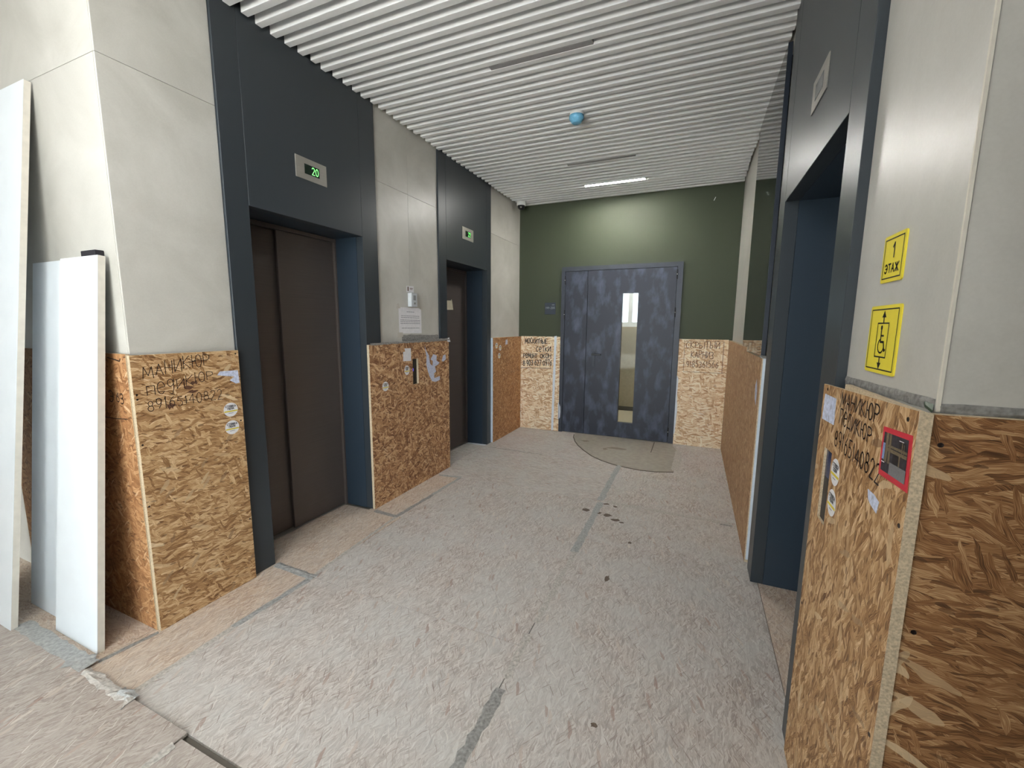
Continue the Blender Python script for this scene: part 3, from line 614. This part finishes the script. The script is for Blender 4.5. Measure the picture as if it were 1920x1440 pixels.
# ------------------------------------------------------------------ strand boards on the walls
def board(mb, m, label, uvrot=0, sides=None, group='strand boards screwed over the walls'):
    o = obj('osb_panel', mb, [m, M_EDGE], None, uvrot=uvrot)
    return tag(o, label, 'panel', group)
def slab(axis, f, bck, u0, u1, z0, z1a, z1b=None):
    """board with face plane f and back plane bck; top may slope from z1a (u0) to z1b (u1); edges show cut strands"""
    z1b = z1a if z1b is None else z1b
    q = [(u0, z0), (u1, z0), (u1, z1b), (u0, z1a)]
    if axis == 0: return MB().prism([(f, a, b_) for a, b_ in q], (bck-f, 0, 0), 0, 1)
    return MB().prism([(a, f, b_) for a, b_ in q], (0, bck-f, 0), 0, 1)
def holed(f, bck, y0, y1, z0, zt0, zt1, hy0, hy1, hz0, hz1):
    """board on a side wall with a rectangular cut-out"""
    mb = MB(); o = [(y0, z0), (y1, z0), (y1, zt1), (y0, zt0)]; h = [(hy0, hz0), (hy1, hz0), (hy1, hz1), (hy0, hz1)]
    for x_ in (f, bck):
        for k in range(4):
            l = (k+1) % 4
            mb.face([(x_, *o[k]), (x_, *o[l]), (x_, *h[l]), (x_, *h[k])], 0)
    for q in (o, h):
        for k in range(4):
            l = (k+1) % 4
            mb.face([(f, *q[k]), (f, *q[l]), (bck, *q[l]), (bck, *q[k])], 1)
    return mb
screw_src = None
def screws(parent, pts, nrm):
    for p in pts:
        ax = 'X' if abs(nrm[0]) else 'Y'; s = nrm[0] if ax == 'X' else nrm[1]
        obj('screw', MB().lathe([(.0045, 0), (.0042, s*.0008), (.002, s*.0002)], p, ax, 10), M_SCREW, parent)
def sticker(parent, frame, u, v, r, ru=None, tilt=0, yellow=True, big=True):
    O, U, V, Nn = frame; ru = ru or r; n = 28
    o = flat('sticker', [(u+ru*math.cos(2*math.pi*k/n), v+r*math.sin(2*math.pi*k/n)) for k in range(n)], frame, M_PAPER, parent, th=.0004, label='round white advertising sticker')
    mb = MB(); L1 = .0012
    write(mb, 'СТЯЖКА', O, U, V, Nn, (u-ru*.72, v+r*.36), (u+ru*.72, v+r*.36), r*.26, r*.06, L1, 0)
    write(mb, 'ПОЛА', O, U, V, Nn, (u-ru*.45, v+r*.02), (u+ru*.45, v+r*.02), r*.26, r*.06, L1, 0)
    for q in (-.5,): ribbon(mb, [(u-ru*.35, v+r*q), (u+ru*.3, v+r*q)], O, U, V, Nn, r*.05, L1)
    obj('lettering', mb, M_BLK, o)
    flat('yellow_band', rect2(u-ru*.93, u+ru*.93, v-r*.32, v-r*.14), frame, M_YELS, o, .0002, .0008)

# left, first board with handwriting
PA = board(slab(0, 0, -.020, -1.651, -1.190, .001, 1.269), M_OSB_A, 'golden strand board left of the nearest lift, handwriting at its top')
mb = MB(); write(mb, 'МАНИКЮР', *LW, (-1.612, 1.168), (-1.335, 1.212), .052, .0028, jit=.07); obj('handwriting', mb, M_INK, PA, label='black marker handwriting with a phone number')
mb = MB(); write(mb, 'ПедИКЮР', *LW, (-1.603, 1.090), (-1.325, 1.136), .046, .0028, jit=.1); obj('handwriting', mb, M_INK, PA, label='black marker handwriting with a phone number')
mb = MB(); write(mb, '89165140822', *LW, (-1.607, 1.026), (-1.290, 1.034), .044, .0028, jit=.1); obj('handwriting', mb, M_INK, PA, label='black marker handwriting with a phone number')
mb = MB(); ribbon(mb, [(-1.44, 1.222), (-1.36, 1.240)], *LW, .0022, .0009); obj('handwriting', mb, M_INK, PA, label='black marker handwriting with a phone number')
for c_, a_, b_ in (((-1.44, 1.105), .020, .010), ((-1.412, 1.126), .014, .009), ((-1.425, 1.086), .022, .006), ((-1.52, 1.032), .02, .012)):
    obj('marker_smudge', MB().prism(blob(c_, a_, b_, 13, .5, LW, .0004), (.0003, 0, 0)), M_INKF, PA)
flat('torn_sticker', [(-1.305, 1.150), (-1.29, 1.168), (-1.20, 1.166), (-1.196, 1.100), (-1.215, 1.098), (-1.245, 1.118), (-1.22, 1.135), (-1.25, 1.140)], LW, M_PAPERB, PA, label='torn white sticker remnant')
for zz in (.967, .874): sticker(PA, LW, -1.2525, zz, .036, .036)
screws(PA, [(0, -1.64, 1.10), (0, -1.64, 1.08), (0, -1.642, .60), (0, -1.64, .88), (0, -1.205, 1.252), (0, -1.205, .9), (0, -1.2, .35)], (1, 0, 0))
# left, board facing the entrance
PB = board(slab(1, -1.655, -1.640, -1.22, -.0215, .001, 1.274), M_OSB_C, 'narrow strip of strand board facing the entrance behind the leaning white panels')
FB = (Vector((0, -1.655, 0)), X, Z, -Y)
mb = MB(); write(mb, '63', *FB, (-.128, 1.062), (-.072, 1.060), .048, .0045, jit=.1); obj('handwriting', mb, M_INK, PB, label='black marker digits and lines')
mb = MB(); ribbon(mb, [(-.25, .985), (-.16, .986), (-.06, .992)], *FB, .0035, .0009); obj('handwriting', mb, M_INK, PB, label='black marker digits and lines')
mb = MB(); ribbon(mb, [(-.16, 1.256), (-.11, 1.25), (-.068, 1.243)], *FB, .005, .0009); obj('handwriting', mb, M_INK, PB, label='black marker digits and lines')
mb = MB(); ribbon(mb, [(-.068, 1.243), (-.06, 1.254)], *FB, .005, .0009); obj('handwriting', mb, M_INK, PB, label='black marker digits and lines')
mb = MB(); write(mb, 'Э', *FB, (-.185, 1.06), (-.15, 1.06), .05, .0045); obj('handwriting', mb, M_INK, PB, label='black marker digits and lines')
# left, board between the lifts
PC = board(holed(0, -.020, -.230, .856, .001, 1.259, 1.259, .284, .362, .905, 1.122), M_OSB_B, 'brown strand board between the two left lifts with a button slot')
obj('button_panel', box(-.023, -.0205, .270, .376, .88, 1.15), M_BLACK, PC, label='black call button panel in the slot')
obj('button_ring', MB().lathe([(.017, 0), (.017, .003), (.011, .004)], (-.0205, .300, 1.028), 'X', 20), emit('violet_button_glow', (110, 100, 230), .5), PC, label='violet lit call button')
flat('paper_patch', [(.158, 1.112), (.262, 1.108), (.262, 1.214), (.178, 1.216), (.186, 1.190), (.160, 1.188)], LW, M_PAPER, PC, label='blank white paper patch')
sticker(PC, LW, .204, 1.035, .040, .034); sticker(PC, LW, -.066, .934, .037, .037)
flat('torn_poster', [(.460, 1.228), (.478, 1.185), (.520, 1.140), (.540, 1.060), (.575, 1.040), (.580, 1.085), (.545, 1.100), (.590, 1.145), (.645, 1.130), (.640, 1.085), (.690, 1.060), (.665, 1.045), (.612, 1.030), (.632, .985), (.598, .968), (.602, .925), (.650, .930), (.690, .935), (.695, .900), (.625, .888), (.565, .900), (.525, .950), (.500, 1.000), (.480, 1.060), (.484, 1.130), (.470, 1.180)], LW, M_PAPERB, PC, label='ragged torn paper remains')
flat('torn_poster', [(.725, 1.072), (.755, 1.125), (.795, 1.130), (.800, 1.085), (.760, 1.065)], LW, M_PAPERB, PC)
strip('tape_strip', (-.215, 1.262), (.42, 1.268), .016, M_TAPED, PC, frame=LW, jag=.3); strip('tape_strip', (.36, 1.268), (.87, 1.272), .022, M_TAPED, PC, frame=LW, jag=.4)
flat('tape_tip', [(.83, 1.250), (.885, 1.248), (.865, 1.290), (.84, 1.285)], LW, M_WTAPE, PC)
obj('tape_ledge', box(-.037, -.0205, .18, .742, 1.262, 1.268), M_TAPED, PC)
strip('tape_strip', (.20, 1.298), (.735, 1.292), .050, M_TAPED, PC, frame=(Vector((xLt, 0, 0)), Y, Z, X), jag=.15)
# left, board beyond the far lift
PD = board(slab(0, 0, -.0365, 1.8265, 2.6995, .001, 1.264), M_OSB_C, 'orange strand board on the left between far lift and green wall')
obj('white_edge_strip', box(-.030, .001, 1.8225, 1.826, .005, 1.262), M_TRIMW, PD)
for u_, v_ in ((1.926, 1.170), (2.030, 1.139), (2.002, 1.044)): sticker(PD, LW, u_, v_, .034, .036)
flat('torn_sticker', [(2.18, 1.17), (2.25, 1.175), (2.245, 1.235), (2.19, 1.23)], LW, M_PAPERB, PD)
for u_, v_, n_ in ((2.12, 1.10, 3), (2.14, .955, 4), (2.06, .80, 11)):
    mb = MB(); q = []
    for k in range(n_): q += [(u_+k*.055, v_+random.uniform(-.01, .01)), (u_+k*.055+.02, v_+.045), (u_+k*.055+.035, v_+.005)]
    ribbon(mb, q, *LW, .004, .0009); obj('handwriting', mb, M_INKF, PD, label='faded scribble')
# end wall boards
PE = board(slab(1, FW_Y, D-.001, .001, .556, .001, 1.268), M_OSB_P, 'daylit pale strand board left of the steel door with black handwriting')
mb = MB(); write(mb, 'МОСКИТНЫЕ', *FW, (.060, 1.172), (.375, 1.178), .062, .0088, jit=.08); obj('handwriting', mb, M_INK, PE, label='bold black marker handwriting with a phone number')
mb = MB(); write(mb, 'СеТКИ', *FW, (.222, 1.062), (.425, 1.072), .066, .0088, jit=.08); obj('handwriting', mb, M_INK, PE, label='bold black marker handwriting with a phone number')
mb = MB(); write(mb, 'РеМОНТ', *FW, (.040, .975), (.240, .980), .062, .0088, jit=.08); obj('handwriting', mb, M_INK, PE, label='bold black marker handwriting with a phone number')
mb = MB(); write(mb, 'ОКОН', *FW, (.282, .981), (.430, .985), .062, .0088, jit=.08); obj('handwriting', mb, M_INK, PE, label='bold black marker handwriting with a phone number')
mb = MB(); write(mb, '8.903.627.0976', *FW, (.035, .868), (.445, .888), .074, .0088, jit=.08); obj('handwriting', mb, M_INK, PE, label='bold black marker handwriting with a phone number')
mb = MB(); ribbon(mb, [(.006, .838), (.44, .846)], *FW, .006, .0009); obj('handwriting', mb, M_INK, PE, label='bold black marker handwriting with a phone number')
strip('tape_strip', (.490, 1.275), (.470, .006), .032, M_WTAPE, PE, frame=FW, jag=.12)
PF = board(slab(1, FW_Y, D-.001, 2.005, 2.526, .001, 1.268), M_OSB_P, 'daylit pale strand board right of the steel door with faded framed handwriting')
mb = MB(); write(mb, 'СКРЫТЫЙ', *FW, (2.085, 1.165), (2.435, 1.170), .070, .0062, jit=.06); obj('handwriting', mb, M_INKF, PF, label='faded brown marker handwriting in a drawn frame')
mb = MB(); write(mb, 'КАРНИЗ', *FW, (2.145, 1.055), (2.380, 1.050), .072, .0062, jit=.06); obj('handwriting', mb, M_INKF, PF, label='faded brown marker handwriting in a drawn frame')
mb = MB(); write(mb, '9185361566', *FW, (2.100, .945), (2.435, .945), .070, .0058, jit=.06); obj('handwriting', mb, M_INKF, PF, label='faded brown marker handwriting in a drawn frame')
mb = MB(); ribbon(mb, [(2.07, .895), (2.065, 1.255)], *FW, .004, .0009); obj('handwriting', mb, M_INKF, PF, label='faded brown marker handwriting in a drawn frame')
mb = MB(); ribbon(mb, [(2.478, .885), (2.478, 1.24)], *FW, .005, .0009); obj('handwriting', mb, M_INKF, PF, label='faded brown marker handwriting in a drawn frame')
mb = MB(); ribbon(mb, [(2.07, .885), (2.50, .888)], *FW, .004, .0009); obj('handwriting', mb, M_INKF, PF, label='faded brown marker handwriting in a drawn frame')
mb = MB(); ribbon(mb, [(2.08, 1.250), (2.48, 1.245)], *FW, .003, .0009); obj('handwriting', mb, M_INKF, PF, label='faded brown marker handwriting in a drawn frame')
flat('torn_film', [(2.004, .84), (2.022, .80), (2.018, .60), (2.03, .40), (2.016, .14), (2.004, .12)], FW, M_WTAPE, PF, label='torn white film edge')
flat('torn_film', [(.545, .39), (.556, .40), (.556, .17), (.548, .165)], FW, M_WTAPE, PE)
obj('film_scrap', MB().prism([(.566, yd-.0004, .38), (.580, yd-.0004, .34), (.582, yd-.0004, .27), (.578, yd-.0004, .20), (.567, yd-.0004, .175)], (0, -.0006, 0)), M_WTAPE, dr)
# right wall, beyond the lift
xo = 2.527
PG = board(slab(0, xo, xRt-.001, .900, 2.6985, .001, 1.262), M_OSB_R, 'strand board along the right wall reaching the pale end board', 1.57)
PH = board(slab(0, xo, xRt-.001, .112, .8985, .001, 1.232), M_OSB_R, 'strand board under the black glass panel with white corner trim', 1.57)
obj('corner_trim', box(2.533, xRt-.001, .1075, .1118, .02, 1.235), M_TRIMW, PH, label='bluish white corner trim')
obj('trim_cap', MB().prism([(2.520, .085, 1.236), (xRt-.001, .085, 1.232), (xRt-.001, .19, 1.240), (2.520, .16, 1.246)], (0, 0, .004)), M_TAPE, PH)
flat('paint_scuff', [(-.20, .95), (-.26, .98), (-.28, 1.06), (-.24, 1.10), (-.19, 1.04)], (Vector((xo, 0, 0)), -Y, Z, -X), M_PAPERB, PH)
# right wall, near board with slot, and the board round the corner
PI_ = board(holed(RW_X, RW_X+.0067, -1.7065, -1.131, .001, 1.266, 1.243, -1.272, -1.203, .862, 1.070), M_OSB_A, 'tall golden strand board on the right under the yellow signs', 1.2)
obj('backing_board', box(RW_X+.0068, RW_X+.019, -1.7065, -1.29, .001, 1.262), M_EDGE, PI_)
obj('button_panel', box(RW_X+.0068, RW_X+.0069, -1.288, -1.2045, .80, 1.13), M_BLACK, PI_, label='dark call button panel behind the slot')
obj('button_screen', box(RW_X+.0052, RW_X+.0066, -1.268, -1.208, .99, 1.064), plain('dark_blue_screen', (52, 62, 96), .15), PI_, label='small dark blue screen')
mb = MB(); write(mb, 'МАНИКЮР', *RW, (1.300, 1.205), (1.545, 1.212), .037, .0037, jit=.04); obj('handwriting', mb, M_INK, PI_, label='thin black marker handwriting with a phone number')
mb = MB(); write(mb, 'ПеДИКЮР', *RW, (1.305, 1.162), (1.520, 1.160), .035, .0037, jit=.04); obj('handwriting', mb, M_INK, PI_, label='thin black marker handwriting with a phone number')
mb = MB(); write(mb, '89165140822', *RW, (1.285, 1.098), (1.585, 1.092), .041, .0037, jit=.05); obj('handwriting', mb, M_INK, PI_, label='thin black marker handwriting with a phone number')
for zz in (1.031, .947): sticker(PI_, RW, 1.317, zz, .036, .034)
flat('paper_patch', [(1.150, 1.142), (1.262, 1.146), (1.258, 1.218), (1.155, 1.217)], RW, M_PAPERB, PI_, label='white label with faint writing')
flat('torn_sticker', [(1.537, 1.066), (1.572, 1.066), (1.598, 1.060), (1.592, 1.034), (1.560, 1.040), (1.545, 1.046)], RW, M_PAPERB, PI_)
screws(PI_, [(RW_X, -1.669, 1.245), (RW_X, -1.690, 1.052), (RW_X, -1.170, 1.232), (RW_X, -1.69, .62), (RW_X, -1.15, .55)], (-1, 0, 0))
strip('tape_strip', (1.12, 1.262), (1.675, 1.275), .022, M_TAPED, PI_, frame=(Vector((xRt, 0, 0)), -Y, Z, -X), jag=.12)
PJ = board(slab(1, -1.7015, yR-.003, 2.5505, 3.39, .001, 1.262, 1.262), M_OSB_D, 'shaded dark brown strand board facing the viewer at the right edge')
strip('tape_strip', (2.566, 1.270), (3.38, 1.272), .018, M_TAPED, PJ, frame=(Vector((0, yR, 0)), X, Z, -Y), jag=.1)
screws(PJ, [(2.566, -1.7015, 1.21), (2.568, -1.7015, .86), (2.57, -1.7015, .45)], (0, -1, 0))
obj('film_scrap', MB().prism([(2.553, -1.690, 1.2625), (2.556, -1.655, 1.268), (2.560, -1.640, 1.274), (2.560, -1.672, 1.272)], (.001, 0, .004)), plain('dark_green_film', (34, 52, 26), .4), PI_)

# ------------------------------------------------------------------ black glass panel on the right wall
gp = empty('glass_wall_panel', (2.546, .73, 1.24)); tag(gp, 'tall glossy black glass panel on the right wall beyond the lift', 'panel')
obj('glass_sheet', box(2.531, 2.536, .204, 1.262, 1.242, 2.90), M_GLOSS, gp, label='mirror like black glass')
b = MB(); b.box(2.5305, 2.552, .198, .2035, 1.240, 2.905); b.box(2.5365, 2.552, .2035, 1.262, 1.242, 2.90)
obj('backing_frame', b, plain('navy_edge', (26, 34, 46), .4), gp); obj('mounting_rail', box(2.5525, xRt-.0002, .24, 1.22, 1.30, 2.86), M_BLACK, gp)

# ------------------------------------------------------------------ signs, notices, intercom
TW = (Vector((xRt, 0, 0)), -Y, Z, -X)
def sign(u0, u1, v0, v1, label):
    r = .006; pts = []
    for cx, cy, a0 in ((u1-r, v1-r, 0), (u0+r, v1-r, 90), (u0+r, v0+r, 180), (u1-r, v0+r, 270)):
        pts += [(cx+r*math.cos(math.radians(a0+k*30)), cy+r*math.sin(math.radians(a0+k*30))) for k in range(4)]
    O, U, V, Nn = TW
    o = obj('floor_sign', MB().prism([O+U*a+V*b_+Nn*.0002 for a, b_ in pts], Nn*.003), M_YEL, None); tag(o, label, 'sign', 'yellow lift signs on the right pier')
    mb = MB(); m_ = .009
    q = [(u0+m_, v0+m_), (u1-m_, v0+m_), (u1-m_, v1-m_), (u0+m_, v1-m_), (u0+m_, v0+m_)]
    ribbon(mb, q, *TW, .0026, .0037); obj('border_line', mb, M_BLK, o)
    return o
s1 = sign(1.369, 1.481, 1.509, 1.612, 'upper yellow sign with black number 1 over lettering')
mb = MB(); write(mb, '1', *TW, (1.418, 1.562), (1.438, 1.562), .030, .0048, .0037, 0); obj('number', mb, M_BLK, s1); mb = MB(); write(mb, 'ЭТАЖ', *TW, (1.390, 1.530), (1.460, 1.530), .018, .0036, .0037, 0); obj('lettering', mb, M_BLK, s1)
s2 = sign(1.339, 1.502, 1.305, 1.458, 'lower yellow sign with wheelchair lift pictogram and arrows')
mb = MB(); uc = 1.4205
ribbon(mb, [(uc-.030, 1.342), (uc+.030, 1.342), (uc+.030, 1.418), (uc-.030, 1.418), (uc-.030, 1.342)], *TW, .003, .0037)
for sg, v0 in ((1, 1.419), (-1, 1.341)):
    ribbon(mb, [(uc, v0), (uc, v0+sg*.014)], *TW, .005, .0037)
    O, U, V, Nn = TW; mb.face([O+U*a+V*b_+Nn*.0037 for a, b_ in ((uc-.011, v0+sg*.012), (uc+.011, v0+sg*.012), (uc, v0+sg*.027))])
mb.face([TW[0]+TW[1]*(uc-.006+.0055*math.cos(k*.524))+TW[2]*(1.408+.0055*math.sin(k*.524))+TW[3]*.0037 for k in range(12)])
ribbon(mb, [(uc-.006, 1.402), (uc-.005, 1.376), (uc+.012, 1.376), (uc+.019, 1.357), (uc+.024, 1.359)], *TW, .005, .0037); ribbon(mb, [(uc-.005, 1.390), (uc+.009, 1.390)], *TW, .004, .0037)
ribbon(mb, [(uc-.001+.0165*math.cos(math.radians(a)), 1.367+.0155*math.sin(math.radians(a))) for a in range(110, 351, 20)], *TW, .0038, .0037)
obj('pictogram', mb, M_BLK, s2)
# red framed photo sticker on the near right board
po = obj('photo_poster', MB().prism([Vector((RW_X-.0003, -a, b_)) for a, b_ in ((1.578, 1.114), (1.7035, 1.119), (1.6965, 1.221), (1.576, 1.212))], (-.0008, 0, 0)), M_RED, None)
tag(po, 'small red framed photo stuck on the near right board', 'poster')
def pp(u, v):   # bilinear inside the frame
    A, B, C_, D_ = (1.587, 1.126), (1.692, 1.130), (1.687, 1.210), (1.585, 1.203)
    return Vector((RW_X-.0016, -((A[0]*(1-u)+B[0]*u)*(1-v)+(D_[0]*(1-u)+C_[0]*u)*v), (A[1]*(1-u)+B[1]*u)*(1-v)+(D_[1]*(1-u)+C_[1]*u)*v))
cols = [plain('photo_dark', (52, 48, 56), .4, 0, .3, 150), plain('photo_beam', (118, 104, 78), .4, 0, .25, 200), plain('photo_floor', (122, 122, 124), .4, 0, .15, 200), plain('photo_blue', (128, 150, 190), .4, 0, .2, 200), plain('photo_black', (24, 20, 24), .4), plain('photo_white', (232, 230, 236), .4)]
mb = MB()
def pr(u0, u1, v0, v1, mi, z=0): mb.face([pp(u0, v0)-X*z, pp(u1, v0)-X*z, pp(u1, v1)-X*z, pp(u0, v1)-X*z], mi)
pr(0, 1, 0, 1, 0); pr(.35, 1, 0, .30, 2, .0002); pr(0, .10, .30, .72, 3, .0002); pr(.12, .22, .25, 1, 1, .0003); pr(.26, .34, .25, 1, 1, .0003); pr(.2, 1, .55, .63, 1, .0004); pr(.2, 1, .66, .72, 1, .0004); pr(.45, .72, .30, .54, 4, .0002); pr(.70, .75, .3, .55, 1, .0003); pr(.66, .92, .74, .90, 4, .0002); pr(.66, .84, .90, .92, 5, .0003); pr(0, .14, .22, .24, 5, .0003); pr(.78, .81, .6, .9, 1, .0004); pr(.86, .88, .6, .86, 1, .0004)
obj('printed_picture', mb, cols, po, label='dim interior photo print')
# notice taped to the pier between the left lifts
TL = (Vector((xLt, 0, 0)), Y, Z, X)
nt_ = obj('paper_notice', MB().prism([(xLt+.0004, a, b_) for a, b_ in ((.166, 1.335), (.472, 1.335), (.470, 1.551), (.164, 1.549))], (.0006, 0, 0)), M_PAPER, None); tag(nt_, 'white printed notice taped to the pier below the intercom', 'notice')
mb = MB(); random.seed(3)
def words(u0, u1, v):
    u = u0
    while u < u1:
        l = random.uniform(.012, .035); ribbon(mb, [(u, v), (min(u+l, u1), v)], *TL, .0045, .0014); u += l+.006
words(.27, .37, 1.514); obj('lettering', mb, M_PRINT, nt_, label='short grey heading'); mb = MB()
for v_ in (1.480, 1.466): words(.195, .44, v_)
for v_ in (1.446, 1.432, 1.418): words(.185, .455, v_)
obj('lettering', mb, M_PRINT, nt_, label='rows of small grey print'); mb = MB()
words(.20, .44, 1.380); obj('lettering', mb, M_PRINT, nt_, label='last line of grey print')
for q in ([(.14, 1.535), (.19, 1.540), (.165, 1.580), (.145, 1.570)], [(.445, 1.545), (.485, 1.535), (.48, 1.575), (.46, 1.57)], [(.145, 1.30), (.215, 1.31), (.21, 1.345), (.15, 1.345)]):
    flat('tape_piece', q, TL, plain('clear_tape', (196, 190, 180), .3), nt_, .0004, .0011)
ic = empty('intercom_box', (xLt+.02, .335, 1.553)); tag(ic, 'small grey intercom box above the taped notice', 'intercom')
obj('body', box(xLt+.0002, xLt+.040, .288, .366, 1.556, 1.670), M_ALU, ic, bevel=.003)
obj('speaker_grille', box(xLt+.0402, xLt+.0412, .312, .345, 1.610, 1.650), plain('grille_grey', (140, 142, 142), .5), ic)
obj('call_button', MB().lathe([(.008, 0), (.008, .003), (.005, .005)], (xLt+.0402, .330, 1.585), 'X', 16), M_STEEL, ic)
ip = obj('warning_sticker', MB().prism([(xLt+.0003, a, b_) for a, b_ in ((.275, 1.675), (.372, 1.676), (.372, 1.730), (.275, 1.726))], (.0006, 0, 0)), M_PAPER, None); tag(ip, 'small white sticker with dark mark above the intercom box', 'sticker')
mb = MB(); ribbon(mb, [(.295, 1.69), (.295, 1.715)], *TL, .014, .0013); ribbon(mb, [(.32, 1.71), (.36, 1.711)], *TL, .004, .0013); ribbon(mb, [(.32, 1.70), (.355, 1.701)], *TL, .004, .0013)
obj('printed_mark', mb, M_INKF, ip)
# flat number plate on the green wall
pl = obj('number_plate', box(.329, .477, D-.006, D-.0002, 1.558, 1.710), plain('plate_navy', (40, 48, 60), .4), None, bevel=.001); tag(pl, 'dark square plate reading 199-200 on the green wall', 'sign')
GW = (Vector((0, D-.006, 0)), X, Z, -Y); mb = MB(); write(mb, '199-200', *GW, (.343, 1.628), (.466, 1.630), .026, .0036, .0006, 0); ribbon(mb, [(.428, 1.680), (.462, 1.680)], *GW, .005, .0006)
obj('lettering', mb, plain('plate_grey_lettering', (150, 156, 160), .5), pl)

# ------------------------------------------------------------------ mat in front of the door
mp_ = [(.80, 2.688), (.80, 2.63), (.83, 2.49), (.90, 2.30), (.98, 2.14), (1.09, 1.97), (1.22, 1.80), (1.35, 1.69), (1.48, 1.615), (1.62, 1.57), (1.754, 1.548), (1.90, 1.56), (2.06, 1.625), (2.075, 1.95), (2.085, 2.38), (2.02, 2.58), (2.0, 2.688)]
mt = obj('door_mat', MB().prism([(a, b_, .0006) for a, b_ in mp_], (0, 0, .0045), 0, 1), [M_MAT, M_MATE], None); tag(mt, 'grey quarter round linoleum offcut laid before the steel door', 'mat')
for a, b_, c_, d_ in ((1.00, 2.36, .05, .03), (1.42, 2.20, .12, .04), (1.30, 2.12, .03, .03)): obj('dirt_mark', MB().prism(blob((a, b_), c_, d_, 12, .4, (Vector((0,0,0)), X, Y, Z), .0052), (0, 0, .0004)), plain('mat_smudge', (132, 122, 108), .8), mt)
obj('dirt_mark', MB().prism([(1.79, 2.66, .0052), (1.80, 2.66, .0052), (1.80, 2.2, .0052), (1.792, 2.2, .0052)], (0, 0, .0004)), M_MATE, mt)
strip('tape_strip', (2.072, 1.66), (2.082, 2.38), .07, M_TAPEW, mt, z=.0056, jag=.2)
strip('tape_strip', (2.02, 2.6), (2.085, 2.36), .03, M_TAPEW, mt, z=.0060, jag=.2)
rim = MB()
for a, b_ in zip(mp_[1:12], mp_[2:13]):
    d_ = Vector((b_[0]-a[0], b_[1]-a[1], 0)).normalized(); s_ = Vector((d_.y, -d_.x, 0))*.010
    A_, B_ = Vector((*a, .0004)), Vector((*b_, .0004)); rim.prism([A_, B_, B_+s_, A_+s_], (0, 0, .0012))
obj('mat_rim', rim, M_MATE, mt)

# ------------------------------------------------------------------ white cladding panels leaning on the wall
def leaning(x0b, x1b, x0t, x1t, yb, yt, h, depth, label, z0=.0):
    """folded sheet: a face with two side flanges, leaning back against the wall; back edges touch floor and wall"""
    t = empty('cladding_panel', ((x0b+x1b)/2, yb, z0)); tag(t, label, 'panel', 'white metal cladding panels leaning on the left wall')
    dv = Vector((0, yt-yb, h)).normalized(); nr = Vector((0, dv.z, -dv.y))       # towards the wall
    A, B, C_, D_ = Vector((x0b, yb, z0)), Vector((x1b, yb, z0)), Vector((x1t, yt, z0+h)), Vector((x0t, yt, z0+h))
    obj('face_sheet', MB().prism([A, B, C_, D_], nr*.0016), M_CLAD, t)
    for p, q, s in ((A, D_, 1), (B, C_, -1)):
        o = Vector((s*.0016, 0, 0))
        obj('side_flange', MB().prism([p+nr*.0017, q+nr*.0017, q+o+nr*.0017, p+o+nr*.0017], nr*depth), M_CLADEDGE if s < 0 else M_CLAD, t)
        o2 = Vector((s*.014, 0, 0))
        obj('return_lip', MB().prism([p+o+nr*(depth+.0004), q+o+nr*(depth+.0004), q+o2+nr*(depth+.0004), p+o2+nr*(depth+.0004)], nr*.0014), M_CLAD, t)
    return t
leaning(-1.30, -.604, -1.25, -.543, -1.935, -1.662, 2.425, .022, 'tallest white cladding panel cut off by the left edge of the picture', .0135)
leaning(-.82, -.40, -.745, -.36, -1.800, -1.645, 1.68, .010, 'middle white cladding panel half shaded behind its neighbours', .002)
leaning(-.450, -.090, -.407, -.100, -1.842, -1.672, 1.68, .024, 'shorter white cladding panel nearest the strand board corner', .001)
pd = tag(obj('rubber_pad', box(-.250, -.138, -1.664, yL-.0003, 1.655, 1.706), M_RUBBER, None, bevel=.002), 'small black pad between the shorter white panel and the tile', 'pad')
